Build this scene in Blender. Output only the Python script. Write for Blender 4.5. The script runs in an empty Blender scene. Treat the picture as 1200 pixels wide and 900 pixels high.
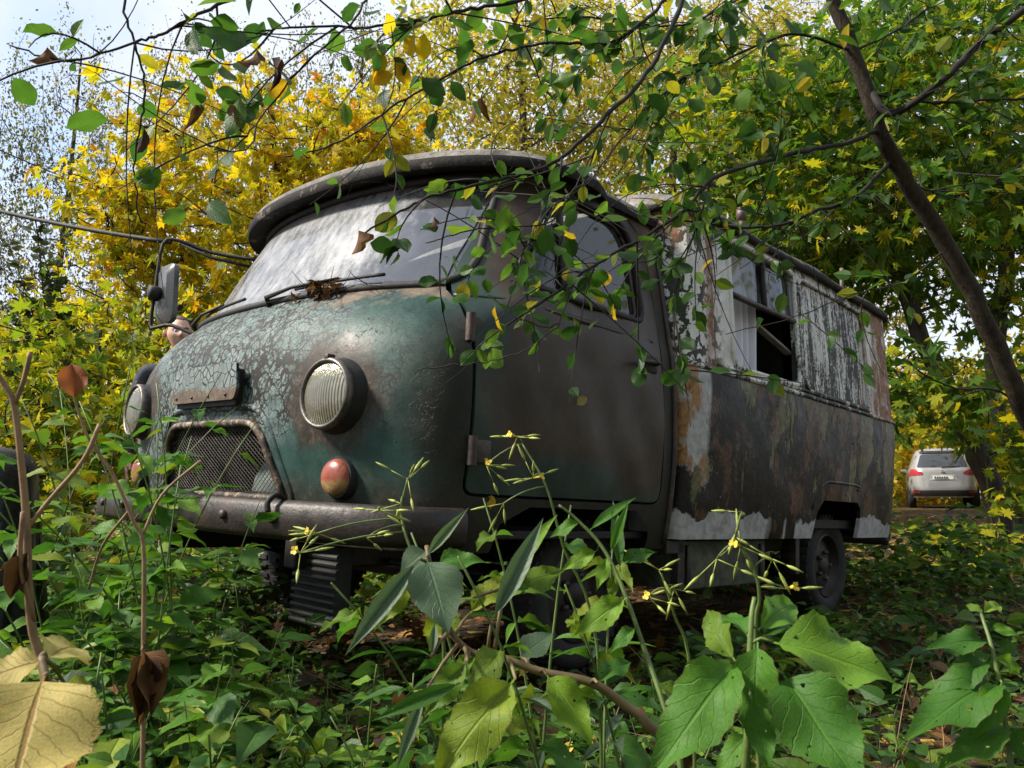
import bpy, bmesh, math, random
import numpy as np
from mathutils import Vector, Matrix, geometry
S = bpy.context.scene
COL = S.collection
rng = np.random.default_rng(7)
random.seed(7)

# ------------------------------------------------------------------ camera
F_PX = 950.0                      # focal length in pixels of the 1200 wide photograph
PITCH = math.atan(132 / F_PX)
CAM_H = 0.62
cam_d = bpy.data.cameras.new('camera')
cam = bpy.data.objects.new('camera', cam_d); COL.objects.link(cam)
cam_d.sensor_width = 36.0
cam_d.lens = 36.0 * F_PX / 1200.0
cam_d.clip_start = 0.05; cam_d.clip_end = 2000
cam.location = (0, 0, CAM_H)
cam.rotation_euler = (math.pi / 2 + PITCH, 0, 0)
cam_d.dof.use_dof = True
cam_d.dof.focus_distance = 2.6
cam_d.dof.aperture_fstop = 20.0
S.camera = cam

# ------------------------------------------------------------------ sky, sun, exposure
SUN_EL, SUN_AZ = math.radians(43), math.radians(-98)     # azimuth from the view direction, negative = left
W = bpy.data.worlds.new('World'); S.world = W; W.use_nodes = True
wt = W.node_tree; wt.nodes.clear()
wo = wt.nodes.new('ShaderNodeOutputWorld'); wb = wt.nodes.new('ShaderNodeBackground')
sky = wt.nodes.new('ShaderNodeTexSky'); sky.sky_type = 'NISHITA'; sky.sun_disc = False
sky.sun_elevation = SUN_EL; sky.sun_rotation = SUN_AZ
sky.dust_density = 1.5; sky.ozone_density = 2.0
tc = wt.nodes.new('ShaderNodeTexCoord')
cn = wt.nodes.new('ShaderNodeTexNoise'); cn.inputs['Scale'].default_value = 2.3; cn.inputs['Detail'].default_value = 7
cn.inputs['Roughness'].default_value = 0.55
cr = wt.nodes.new('ShaderNodeValToRGB'); cr.color_ramp.elements[0].position = 0.30; cr.color_ramp.elements[1].position = 0.53
mx = wt.nodes.new('ShaderNodeMix'); mx.data_type = 'RGBA'
mx.inputs['B'].default_value = (3.3, 3.55, 4.1, 1)          # cloud white in the sky's own units
wt.links.new(tc.outputs['Generated'], cn.inputs['Vector']); wt.links.new(cn.outputs['Fac'], cr.inputs['Fac'])
wt.links.new(cr.outputs['Color'], mx.inputs['Factor']); wt.links.new(sky.outputs['Color'], mx.inputs['A'])
wt.links.new(mx.outputs['Result'], wb.inputs['Color']); wb.inputs['Strength'].default_value = 0.12
wt.links.new(wb.outputs['Background'], wo.inputs['Surface'])
sun_d = bpy.data.lights.new('sun', 'SUN'); sun = bpy.data.objects.new('sun', sun_d); COL.objects.link(sun)
sun_d.energy = 3.6; sun_d.angle = math.radians(9); sun_d.color = (1.0, 0.93, 0.82)
sdir = Vector((math.sin(SUN_AZ) * math.cos(SUN_EL), math.cos(SUN_AZ) * math.cos(SUN_EL), math.sin(SUN_EL)))
sun.rotation_euler = sdir.to_track_quat('Z', 'Y').to_euler()
vs = S.view_settings
vs.view_transform = 'Standard'; vs.look = 'None'; vs.gamma = 1.0; vs.use_curve_mapping = False
vs.exposure = 1.25
S.render.engine = 'CYCLES'
S.cycles.use_denoising = True
S.cycles.max_bounces = 7; S.cycles.transmission_bounces = 4; S.cycles.transparent_max_bounces = 12
S.cycles.diffuse_bounces = 4; S.cycles.glossy_bounces = 3
S.cycles.sample_clamp_indirect = 6.0
S.cycles.caustics_reflective = False; S.cycles.caustics_refractive = False

# ------------------------------------------------------------------ helpers
def at(px, py, d):
    """point at depth d (metres along the camera axis) seen at photo pixel px, py"""
    xc, yc, zc = (px - 600) / F_PX * d, (py - 450) / F_PX * d, d
    s, c = math.sin(PITCH), math.cos(PITCH)
    return np.array([xc, s * yc + c * zc, -c * yc + s * zc + CAM_H])
def gh(x, y):
    """height of the ground"""
    x = np.asarray(x, float); y = np.asarray(y, float)
    b = 0.05 * np.sin(x * 0.9 + 1.3) * np.cos(y * 0.7) + 0.025 * np.sin(x * 2.3 + y * 1.7) - 0.035
    far = np.clip((y - 7) / 16, 0, 1)
    return b * (1 - far) + far * 0.30
def link(o, parent=None):
    COL.objects.link(o)
    if parent is not None: o.parent = parent
    return o
def mesh_raw(name, V, F, mat=None, smooth=True, rnd=None, uv=None):
    me = bpy.data.meshes.new(name)
    V = np.asarray(V, np.float32)
    if isinstance(F, np.ndarray):
        n, k = F.shape
        me.vertices.add(len(V)); me.vertices.foreach_set('co', V.ravel())
        me.loops.add(n * k); me.loops.foreach_set('vertex_index', F.astype(np.int32).ravel())
        me.polygons.add(n); me.polygons.foreach_set('loop_start', np.arange(0, n * k, k, dtype=np.int32))
        me.update(calc_edges=True)
    else:
        me.from_pydata([tuple(map(float, v)) for v in V], [], F)
    me.polygons.foreach_set('use_smooth', np.full(len(me.polygons), smooth))
    if rnd is not None:
        a = me.attributes.new('rnd', 'FLOAT', 'POINT'); a.data.foreach_set('value', np.asarray(rnd, np.float32))
    if uv is not None:
        a = me.attributes.new('luv', 'FLOAT_VECTOR', 'POINT')
        u3 = np.zeros((len(V), 3), np.float32); u3[:, :2] = uv; a.data.foreach_set('vector', u3.ravel())
    if mat is not None: me.materials.append(mat)
    me.update()
    return me
def obj(name, me, parent=None, kind=None, label=None):
    o = link(bpy.data.objects.new(name, me), parent)
    if kind: o['kind'] = kind
    if label: o['label'] = label
    return o
def empty(name, loc=(0, 0, 0), label=None, cat=None, group=None, rot=None):
    o = bpy.data.objects.new(name, None); o.empty_display_size = 0.1; COL.objects.link(o)
    o.location = loc
    if rot: o.rotation_euler = rot
    tag(o, label, cat, group); return o
def tag(o, label=None, cat=None, group=None, kind=None):
    if label: o['label'] = label
    if cat: o['category'] = cat
    if group: o['group'] = group
    if kind: o['kind'] = kind
    return o
class MB:
    """collects pieces of one mesh"""
    def __init__(s): s.V = []; s.F = []; s.n = 0
    def add(s, V, F):
        V = np.asarray(V, float); s.V.append(V); s.F += [tuple(int(i) + s.n for i in f) for f in F]; s.n += len(V); return s
    def box(s, lo, hi, bev=0.0):
        x0, y0, z0 = lo; x1, y1, z1 = hi
        bm = bmesh.new()
        bmesh.ops.create_cube(bm, size=1)
        for v in bm.verts:
            v.co = Vector(((x0 + x1) / 2 + v.co.x * (x1 - x0), (y0 + y1) / 2 + v.co.y * (y1 - y0), (z0 + z1) / 2 + v.co.z * (z1 - z0)))
        if bev: bmesh.ops.bevel(bm, geom=bm.edges[:], offset=bev, segments=2, affect='EDGES', profile=0.5)
        s.bm(bm); return s
    def bm(s, bm):
        bm.verts.index_update()
        s.add([v.co[:] for v in bm.verts], [[v.index for v in f.verts] for f in bm.faces]); bm.free(); return s
    def tube(s, pts, r, n=6, cap=True):
        V, F = tube(pts, r, n, cap); return s.add(V, F)
    def lathe(s, prof, n=32, M=None, closed=False):
        """profile of (radius, height) about local z, then matrix M"""
        prof = np.asarray(prof, float); m = len(prof)
        a = np.linspace(0, 2 * math.pi, n, endpoint=False)
        V = np.stack([np.outer(prof[:, 0], np.cos(a)), np.outer(prof[:, 0], np.sin(a)), np.repeat(prof[:, 1:2], n, 1)], -1).reshape(-1, 3)
        F = [(i * n + j, i * n + (j + 1) % n, (i + 1) * n + (j + 1) % n, (i + 1) * n + j) for i in range(m - 1) for j in range(n)]
        if not closed:
            if prof[0, 0] > 1e-6: F.append(tuple(reversed(range(n))))
            if prof[-1, 0] > 1e-6: F.append(tuple((m - 1) * n + j for j in range(n)))
        if M is not None:
            M = np.array(M); V = V @ M[:3, :3].T + M[:3, 3]
        return s.add(V, F)
    def xform(s, M):
        M = np.array(M); s.V = [v @ M[:3, :3].T + M[:3, 3] for v in s.V]; return s
    def mesh(s, name, mat, smooth=True):
        return mesh_raw(name, np.concatenate(s.V), s.F, mat, smooth)
    def build(s, name, mat, parent=None, smooth=True, auto=None, **k):
        me = s.mesh(name, mat, smooth)
        o = obj(name, me, parent, **k)
        if auto is not None and smooth: sharp(me, auto)
        return o
def sharp(me, ang):
    me.set_sharp_from_angle(angle=math.radians(ang))
def frames(P):
    P = np.asarray(P, float); T = np.gradient(P, axis=0); T /= np.linalg.norm(T, axis=1)[:, None] + 1e-12
    a = np.array([0, 0, 1.0]) if abs(T[0, 2]) < 0.9 else np.array([1.0, 0, 0])
    n = np.cross(T[0], a); n /= np.linalg.norm(n); N = [n]
    for i in range(1, len(P)):
        n = n - (n @ T[i]) * T[i]; n /= np.linalg.norm(n) + 1e-12; N.append(n)
    N = np.array(N); return T, N, np.cross(T, N)
def tube(P, r, n=6, cap=True):
    P = np.asarray(P, float); m = len(P); r = np.broadcast_to(np.asarray(r, float), (m,))
    T, N, B = frames(P); a = np.linspace(0, 2 * math.pi, n, endpoint=False)
    V = P[:, None] + r[:, None, None] * (np.cos(a)[None, :, None] * N[:, None] + np.sin(a)[None, :, None] * B[:, None])
    V = V.reshape(-1, 3)
    F = [(i * n + j, i * n + (j + 1) % n, (i + 1) * n + (j + 1) % n, (i + 1) * n + j) for i in range(m - 1) for j in range(n)]
    if cap: F += [tuple(reversed(range(n))), tuple((m - 1) * n + j for j in range(n))]
    return V, F
def smooth_path(P, k=8):
    """Catmull-Rom through the points"""
    P = np.asarray(P, float)
    if len(P) < 3:
        t = np.linspace(0, 1, k + 1)[:, None]; return P[0] * (1 - t) + P[-1] * t
    Q = np.vstack([2 * P[0] - P[1], P, 2 * P[-1] - P[-2]]); out = []
    for i in range(1, len(Q) - 2):
        p0, p1, p2, p3 = Q[i - 1:i + 3]
        for t in np.linspace(0, 1, k, endpoint=False):
            out.append(.5 * (2 * p1 + (p2 - p0) * t + (2 * p0 - 5 * p1 + 4 * p2 - p3) * t * t + (3 * p1 - p0 - 3 * p2 + p3) * t ** 3))
    out.append(P[-1]); return np.array(out)
def axis_M(o, z, up=(0, 0, 1)):
    """matrix whose local z points along z"""
    z = np.asarray(z, float); z = z / np.linalg.norm(z); u = np.asarray(up, float)
    x = np.cross(u, z)
    if np.linalg.norm(x) < 1e-4: x = np.cross((1, 0, 0), z)
    x /= np.linalg.norm(x); y = np.cross(z, x)
    M = np.eye(4); M[:3, 0] = x; M[:3, 1] = y; M[:3, 2] = z; M[:3, 3] = o; return M

# ------------------------------------------------------------------ material kit
class NT:
    def __init__(s, name):
        s.m = bpy.data.materials.new(name); s.m.use_nodes = True
        s.t = s.m.node_tree; s.t.nodes.clear(); s.out = s.t.nodes.new('ShaderNodeOutputMaterial')
    def n(s, ty, **k):
        nd = s.t.nodes.new(ty)
        for a, b in k.items(): setattr(nd, a, b)
        return nd
    def put(s, nd, key, v):
        if v is None: return
        if isinstance(v, bpy.types.NodeSocket): s.t.links.new(v, nd.inputs[key])
        else:
            if isinstance(v, (tuple, list)) and len(v) == 3 and nd.inputs[key].type == 'RGBA': v = (*v, 1)
            nd.inputs[key].default_value = v
    def co(s, kind='Object', scale=None, loc=None):
        c = s.n('ShaderNodeTexCoord').outputs[kind]
        if scale is not None or loc is not None:
            mp = s.n('ShaderNodeMapping'); s.put(mp, 'Vector', c)
            if scale is not None: mp.inputs['Scale'].default_value = scale if hasattr(scale, '__len__') else (scale,) * 3
            if loc is not None: mp.inputs['Location'].default_value = loc
            c = mp.outputs[0]
        return c
    def noise(s, v, scale=5, detail=4, rough=.55, dist=0, out='Fac'):
        nd = s.n('ShaderNodeTexNoise'); s.put(nd, 'Vector', v); s.put(nd, 'Scale', scale); s.put(nd, 'Detail', detail)
        s.put(nd, 'Roughness', rough); s.put(nd, 'Distortion', dist); return nd.outputs[out]
    def vor(s, v, scale=5, feature='F1', out='Distance', rand=1):
        nd = s.n('ShaderNodeTexVoronoi', feature=feature); s.put(nd, 'Vector', v); s.put(nd, 'Scale', scale); s.put(nd, 'Randomness', rand)
        return nd.outputs[out]
    def wave(s, v, scale=5, dist=0, **k):
        nd = s.n('ShaderNodeTexWave', **k); s.put(nd, 'Vector', v); s.put(nd, 'Scale', scale); s.put(nd, 'Distortion', dist); return nd.outputs['Fac']
    def ramp(s, f, stops, interp='LINEAR'):
        nd = s.n('ShaderNodeValToRGB'); r = nd.color_ramp; r.interpolation = interp
        while len(r.elements) < len(stops): r.elements.new(.5)
        for e, (p, c) in zip(r.elements, stops):
            e.position = p; e.color = (c, c, c, 1) if not hasattr(c, '__len__') else (*c[:3], 1)
        s.put(nd, 'Fac', f); return nd.outputs['Color']
    def step(s, f, a, b):
        nd = s.n('ShaderNodeMapRange'); nd.interpolation_type = 'SMOOTHSTEP'
        s.put(nd, 'Value', f); s.put(nd, 'From Min', a); s.put(nd, 'From Max', b); return nd.outputs[0]
    def mix(s, f, a, b, mode='MIX'):
        nd = s.n('ShaderNodeMix', data_type='RGBA', blend_type=mode); s.put(nd, 'Factor', f); s.put(nd, 'A', a); s.put(nd, 'B', b); return nd.outputs['Result']
    def math(s, op, a, b=None, c=None, clamp=False):
        nd = s.n('ShaderNodeMath', operation=op, use_clamp=clamp); s.put(nd, 0, a)
        if b is not None: s.put(nd, 1, b)
        if c is not None: s.put(nd, 2, c)
        return nd.outputs[0]
    def xyz(s, v):
        nd = s.n('ShaderNodeSeparateXYZ'); s.put(nd, 0, v); return nd.outputs
    def attr(s, name, out='Fac'):
        return s.n('ShaderNodeAttribute', attribute_name=name).outputs[out]
    def bump(s, h, strength=.3, dist=.01, normal=None):
        nd = s.n('ShaderNodeBump'); s.put(nd, 'Height', h); s.put(nd, 'Strength', strength); s.put(nd, 'Distance', dist)
        if normal is not None: s.put(nd, 'Normal', normal)
        return nd.outputs[0]
    def bsdf(s, color, rough=.6, metal=0, spec=.5, normal=None, **k):
        nd = s.n('ShaderNodeBsdfPrincipled'); s.put(nd, 'Base Color', color); s.put(nd, 'Roughness', rough); s.put(nd, 'Metallic', metal)
        s.put(nd, 'Specular IOR Level', spec); s.put(nd, 'Normal', normal)
        for a, b in k.items(): s.put(nd, a, b)
        return nd.outputs[0]
    def shmix(s, f, a, b):
        nd = s.n('ShaderNodeMixShader'); s.put(nd, 0, f); s.put(nd, 1, a); s.put(nd, 2, b); return nd.outputs[0]
    def done(s, sh):
        s.t.links.new(sh, s.out.inputs['Surface']); return s.m
def plain(name, c, rough=.6, metal=0, var=.35, scale=9, bump=.15, spec=.4):
    """weathered single colour: mottled, with fine relief"""
    k = NT(name); v = k.co(); n1 = k.noise(v, scale, 6, .65); n2 = k.noise(v, scale * 7, 3)
    lo = tuple(x * (1 - var) for x in c); hi = tuple(min(1, x * (1 + var)) for x in c)
    col = k.ramp(n1, [(.3, lo), (.7, hi)])
    r = k.math('ADD', k.math('MULTIPLY', n2, .25), rough - .12)
    return k.done(k.bsdf(col, r, metal, spec, k.bump(n2, bump, .004)))
# ================================================================== the abandoned van
VR = Matrix(((0.73775, 0.67344, 0.04694, -1.0137), (-0.67423, 0.73852, 0.00128, 2.6803), (-0.0338, -0.03259, 0.9989, -0.0739), (0, 0, 0, 1)))
VRn = np.array(VR)
van = empty('abandoned_van', label='derelict green and brown forward-control van with peeling box body overgrown by weeds', cat='van')
van.matrix_world = VR

def m_cab():
    k = NT('cab_peeling_paint'); v = k.co(); x, y, z = k.xyz(v)
    big = k.noise(v, 2.6, 5, .6); mid = k.noise(v, 9, 6, .65); fine = k.noise(v, 60, 4, .6)
    teal = k.ramp(mid, [(.28, (.010, .030, .025)), (.55, (.022, .062, .052)), (.75, (.045, .098, .085))])
    # chalky oxidised top coat, mostly on the nose
    f = k.math('ADD', k.math('MULTIPLY', k.math('SUBTRACT', z, 1.02), .55), k.math('MULTIPLY', k.math('SUBTRACT', .60, x), .62))
    f = k.math('ADD', f, k.math('MULTIPLY', k.math('SUBTRACT', big, .5), 1.5))
    ox = k.step(f, -.02, .30)
    pale = k.ramp(k.noise(v, 14, 5, .7), [(.3, (.05, .085, .080)), (.55, (.125, .17, .165)), (.8, (.235, .265, .26))])
    c = k.mix(ox, teal, pale)
    # cracking
    wv = k.n('ShaderNodeVectorMath', operation='ADD'); k.put(wv, 0, v)
    nv = k.n('ShaderNodeVectorMath', operation='SCALE'); k.put(nv, 0, k.noise(v, 22, 3, .6, out='Color')); k.put(nv, 'Scale', .055)
    k.put(wv, 1, nv.outputs[0]); wvo = wv.outputs[0]
    e1 = k.vor(wvo, 24, 'DISTANCE_TO_EDGE'); e2 = k.vor(wvo, 52, 'DISTANCE_TO_EDGE')
    wid = k.math('MULTIPLY', k.step(k.noise(v, 5, 4, .6), .28, .70), k.math('MULTIPLY_ADD', ox, .13, .008))
    cr1 = k.math('LESS_THAN', e1, wid); cr2 = k.math('LESS_THAN', e2, k.math('MULTIPLY', wid, .9))
    crk = k.math('MAXIMUM', cr1, k.math('MULTIPLY', cr2, .8))
    flake = k.step(k.noise(v, 30, 5, .7), .615, .64); flake = k.math('MULTIPLY', flake, k.step(mid, .42, .6))
    crk = k.math('MAXIMUM', crk, flake)
    under = k.ramp(k.noise(v, 18, 4), [(.35, (.006, .0055, .005)), (.64, (.018, .014, .011)), (.82, (.06, .034, .02))])
    c = k.mix(k.math('MULTIPLY', crk, k.math('MULTIPLY_ADD', ox, .45, .55)), c, under)
    # rust round the windscreen foot, the lamps and the lower edge
    wsr = k.math('MULTIPLY', k.step(k.math('MULTIPLY_ADD', k.math('SUBTRACT', mid, .5), .35, z), 1.27, 1.36), k.step(x, .25, .5))
    lamp = k.math('SQRT', k.math('ADD', k.math('POWER', k.math('SUBTRACT', k.math('ABSOLUTE', x), .60), 2.0), k.math('POWER', k.math('SUBTRACT', z, 1.015), 2.0)))
    lr = k.step(k.math('MULTIPLY_ADD', k.math('SUBTRACT', mid, .5), .24, lamp), .205, .13)
    low = k.step(k.math('MULTIPLY_ADD', k.math('SUBTRACT', big, .5), .5, z), .82, .62)
    rust = k.ramp(k.noise(v, 34, 6, .75), [(.32, (.012, .010, .008)), (.55, (.045, .029, .019)), (.72, (.15, .095, .06))])
    c = k.mix(wsr, c, k.ramp(mid, [(.3, (.07, .05, .035)), (.7, (.19, .15, .11))]))
    c = k.mix(k.math('MULTIPLY', lr, .9), c, rust); c = k.mix(k.math('MULTIPLY', low, .85), c, rust)
    # the flanks were brushed over in brown black
    side = k.step(k.math('MULTIPLY_ADD', k.math('SUBTRACT', big, .5), .25, k.math('ABSOLUTE', x)), .80, .93)
    brown = k.ramp(mid, [(.3, (.012, .012, .010)), (.7, (.032, .027, .021))])
    c = k.mix(k.math('MULTIPLY', side, .92), c, brown)
    rough = k.math('ADD', k.math('MULTIPLY', ox, .14), k.math('MULTIPLY_ADD', mid, .35, .30))
    h = k.math('SUBTRACT', k.math('MULTIPLY_ADD', mid, .3, k.math('MULTIPLY', fine, .12)), k.math('MULTIPLY', crk, .6))
    return k.done(k.bsdf(c, rough, 0, .26, k.bump(h, .8, .006)))
def m_door():
    k = NT('door_brown_paint'); v = k.co(); x, y, z = k.xyz(v)
    mid = k.noise(v, 6, 6, .65); fine = k.noise(v, 55, 4); big = k.noise(v, 2.2, 4)
    c = k.ramp(mid, [(.3, (.026, .018, .012)), (.6, (.052, .036, .025)), (.8, (.085, .062, .044))])
    eg = k.step(k.math('MULTIPLY_ADD', k.math('SUBTRACT', big, .5), .7, y), .42, .28)
    eg2 = k.step(k.math('MULTIPLY_ADD', k.math('SUBTRACT', big, .5), .5, z), .86, .76)
    g = k.math('MULTIPLY', k.math('MAXIMUM', eg, eg2), .75)
    c = k.mix(g, c, k.ramp(mid, [(.35, (.010, .030, .026)), (.7, (.03, .07, .06))]))
    scr = k.noise(k.co(scale=(1, 3.2, 11)), 3.2, 5, .7)
    s = k.math('MULTIPLY', k.step(scr, .62, .74), k.step(k.noise(v, 4.2, 2), .5, .66))
    c = k.mix(k.math('MULTIPLY', s, .45), c, (.16, .145, .13))
    chip = k.step(k.noise(v, 70, 3, .6), .70, .72)
    c = k.mix(k.math('MULTIPLY', chip, k.step(mid, .5, .6)), c, (.14, .08, .045))
    r = k.math('MULTIPLY_ADD', k.noise(v, 5, 5, .7), .34, .20)
    return k.done(k.bsdf(c, r, 0, .26, k.bump(k.math('MULTIPLY_ADD', mid, .6, k.math('MULTIPLY', fine, .25)), .3, .006)))
def m_box_upper():
    k = NT('box_white_mouldy_paint'); v = k.co(); x, y, z = k.xyz(v)
    mid = k.noise(v, 9, 7, .7); fine = k.noise(v, 65, 5, .7)
    st = k.noise(k.co(scale=(5, 9, .9)), 1.0, 7, .70, .5); st2 = k.noise(k.co(scale=(20, 60, 5)), 1.0, 4, .7)
    white = k.ramp(mid, [(.3, (.48, .48, .44)), (.55, (.66, .66, .63)), (.8, (.74, .74, .72))])
    mould = k.ramp(k.noise(v, 30, 5, .7), [(.3, (.012, .013, .011)), (.65, (.045, .048, .036)), (.85, (.10, .10, .07))])
    f = k.math('ADD', k.math('ADD', k.math('MULTIPLY', st, .72), k.math('MULTIPLY', mid, .34)), k.math('MULTIPLY', st2, .36))
    f = k.math('ADD', f, k.math('MULTIPLY', fine, .35))
    panel = k.math('MULTIPLY', k.step(y, 2.20, 2.30), k.step(y, 3.22, 3.08))        # the painted-over second window
    f = k.math('ADD', f, k.math('MULTIPLY', panel, .10))
    f = k.math('ADD', f, k.math('MULTIPLY', k.step(z, 1.36, 1.26), .06))
    c = k.mix(k.step(f, .93, 1.02), white, mould)
    # flaking on the strip next to the cab and rust at both ends
    wv = k.n('ShaderNodeVectorMath', operation='ADD'); k.put(wv, 0, v)
    nv = k.n('ShaderNodeVectorMath', operation='SCALE'); k.put(nv, 0, k.noise(v, 16, 3, .6, out='Color')); k.put(nv, 'Scale', .09); k.put(wv, 1, nv.outputs[0])
    e = k.vor(wv.outputs[0], 17, 'DISTANCE_TO_EDGE')
    fl = k.math('MULTIPLY', k.math('LESS_THAN', e, k.math('MULTIPLY', k.step(mid, .4, .62), .22)), k.step(y, 1.62, 1.50))
    c = k.mix(fl, c, mould)
    rust = k.ramp(k.noise(v, 40, 6, .75), [(.3, (.05, .022, .012)), (.5, (.19, .085, .035)), (.7, (.36, .20, .10)), (.85, (.45, .36, .26))])
    rr = k.math('MAXIMUM', k.math('MULTIPLY', k.step(k.math('MULTIPLY_ADD', k.math('SUBTRACT', k.noise(k.co(scale=(3, 6, 1.2)), 2, 5, .7), .5), 1.1, y), 3.16, 3.36), k.step(mid, .30, .5)),
                k.math('MULTIPLY', k.step(k.math('ABSOLUTE', k.math('SUBTRACT', k.math('MULTIPLY_ADD', k.math('SUBTRACT', mid, .5), .25, y), 1.50)), .085, .02), k.step(st, .40, .56)))
    rr = k.math('MAXIMUM', rr, k.math('MULTIPLY', k.step(k.math('MULTIPLY_ADD', k.math('SUBTRACT', st, .5), .6, z), 1.72, 1.86), k.math('MULTIPLY', k.step(y, 1.5, 1.3), .9)))
    c = k.mix(rr, c, rust)
    return k.done(k.bsdf(c, k.math('MULTIPLY_ADD', fine, .3, .5), 0, .35, k.bump(k.math('MULTIPLY_ADD', f, .5, k.math('MULTIPLY', fl, -.5)), .5, .006)))
def m_box_lower():
    k = NT('box_dark_peeling_paint'); v = k.co(); x, y, z = k.xyz(v)
    mid = k.noise(v, 8, 7, .7); fine = k.noise(v, 60, 4, .7)
    st = k.noise(k.co(scale=(6, 8.5, 2.2)), 1.0, 6, .66)
    c = k.ramp(mid, [(.3, (.004, .0038, .0035)), (.58, (.011, .0095, .008)), (.8, (.040, .030, .022))])
    ol = k.step(k.math('ADD', k.noise(k.co(scale=(3, 3.4, 1.7), loc=(3, 1, 2)), 1.0, 7, .66, .4), k.math('MULTIPLY', k.math('SUBTRACT', z, 1.1), .24)), .50, .522)
    olc = k.ramp(k.noise(v, 22, 4), [(.3, (.06, .06, .022)), (.55, (.16, .15, .065)), (.75, (.28, .26, .13))])
    c = k.mix(k.math('MULTIPLY', ol, k.math('MULTIPLY_ADD', k.step(fine, .35, .6), .45, .5)), c, olc)
    br = k.step(k.noise(k.co(scale=(3, 3.6, 2.8), loc=(9, 4, 0)), 1.0, 7, .72, .3), .505, .54)
    c = k.mix(k.math('MULTIPLY', br, .85), c, k.ramp(fine, [(.3, (.022, .012, .008)), (.55, (.10, .05, .027)), (.75, (.24, .12, .06))]))
    # bare patches: the strip beside the cab and the torn lower hem
    hem = k.step(k.math('MULTIPLY_ADD', k.math('SUBTRACT', k.math('MULTIPLY_ADD', k.noise(k.co(scale=(3, 3.3, 1)), 1.0, 2, .5), .75, k.math('MULTIPLY', k.noise(v, 26, 5, .6), .25)), .5), .34, z), .698, .690)
    hem = k.math('MULTIPLY', hem, k.step(k.noise(k.co(scale=(2, 3.6, .2)), 1.0, 2), .40, .43))
    strip = k.math('MULTIPLY', k.step(y, 1.47, 1.44), k.step(k.math('MULTIPLY_ADD', k.math('SUBTRACT', k.noise(v, 7, 6, .65), .5), .85, z), .84, .90))
    metal = k.ramp(k.noise(v, 26, 6, .7), [(.3, (.22, .22, .215)), (.55, (.42, .42, .42)), (.8, (.55, .54, .52))])
    orange = k.ramp(fine, [(.3, (.20, .085, .03)), (.7, (.42, .24, .10))])
    mm = k.mix(k.math('MULTIPLY', strip, k.step(k.noise(k.co(scale=(3, 9, 3)), 1.4, 4), .50, .57)), metal, orange)
    c = k.mix(k.math('MAXIMUM', hem, strip), c, mm)
    speck = k.step(k.noise(v, 95, 2, .5), .715, .735)
    c = k.mix(k.math('MULTIPLY', speck, k.step(mid, .48, .6)), c, (.42, .42, .40))
    rg = k.math('MULTIPLY_ADD', k.noise(v, 11, 4), .5, .16)
    h = k.math('ADD', k.math('MULTIPLY', mid, .4), k.math('MULTIPLY', k.math('ADD', ol, k.math('MAXIMUM', hem, strip)), -.35))
    return k.done(k.bsdf(c, rg, 0, .20, k.bump(h, 1.0, .012)))
def m_rust(name, dark=1.0, rough=.55):
    k = NT(name); v = k.co(); a = k.noise(v, 12, 7, .7); b = k.noise(v, 70, 4, .7)
    c = k.ramp(a, [(.25, (.012 * dark, .010 * dark, .010 * dark)), (.5, (.042 * dark, .030 * dark, .026 * dark)), (.68, (.10 * dark, .062 * dark, .044 * dark)), (.85, (.19 * dark, .13 * dark, .09 * dark))])
    return k.done(k.bsdf(c, k.math('MULTIPLY_ADD', b, .35, rough - .2), .15, .5, k.bump(k.math('MULTIPLY_ADD', b, .25, a), .5, .008)))
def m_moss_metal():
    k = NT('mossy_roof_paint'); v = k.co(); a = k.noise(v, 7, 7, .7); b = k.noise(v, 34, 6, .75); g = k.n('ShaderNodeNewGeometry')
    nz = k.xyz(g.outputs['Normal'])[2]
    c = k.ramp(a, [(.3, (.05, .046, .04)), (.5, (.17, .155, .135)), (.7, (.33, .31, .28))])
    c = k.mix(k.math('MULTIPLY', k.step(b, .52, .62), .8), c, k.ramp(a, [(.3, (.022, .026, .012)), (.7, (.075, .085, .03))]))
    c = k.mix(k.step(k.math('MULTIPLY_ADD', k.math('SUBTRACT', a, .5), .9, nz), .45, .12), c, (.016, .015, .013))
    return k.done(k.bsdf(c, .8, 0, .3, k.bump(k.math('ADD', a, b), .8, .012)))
def m_windscreen():
    k = NT('grimy_windscreen_glass'); v = k.co(); x, y, z = k.xyz(v)
    st = k.noise(k.co(scale=(26, 26, 3)), 1.0, 5, .7); a = k.noise(v, 3.2, 5, .6); b = k.noise(v, 48, 5, .7)
    d = k.math('ADD', k.math('MULTIPLY', st, .5), k.math('ADD', k.math('MULTIPLY', a, .6), k.math('MULTIPLY', b, .25)))
    d = k.math('ADD', d, k.math('MULTIPLY', k.step(x, .3, .72), -.34))
    dirt = k.step(d, .42, .82)
    c = k.ramp(st, [(.3, (.15, .154, .16)), (.7, (.28, .29, .305))])
    c = k.mix(k.step(k.math('MULTIPLY_ADD', k.math('SUBTRACT', a, .5), .5, z), 1.72, 1.84), c, (.15, .13, .11))
    film = k.bsdf(c, .45, 0, .4, k.bump(d, .15, .003))
    gl = k.n('ShaderNodeBsdfGlossy'); k.put(gl, 'Color', (.9, .93, 1)); k.put(gl, 'Roughness', .05)
    tr = k.n('ShaderNodeBsdfTransparent'); k.put(tr, 'Color', (.62, .66, .66))
    fr = k.n('ShaderNodeFresnel'); k.put(fr, 'IOR', 1.55)
    clear = k.shmix(k.math('MULTIPLY_ADD', fr.outputs[0], .8, .12, clamp=True), tr.outputs[0], gl.outputs[0])
    both = k.shmix(k.math('MULTIPLY_ADD', dirt, .80, .12), clear, film)
    return k.done(both)
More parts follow.
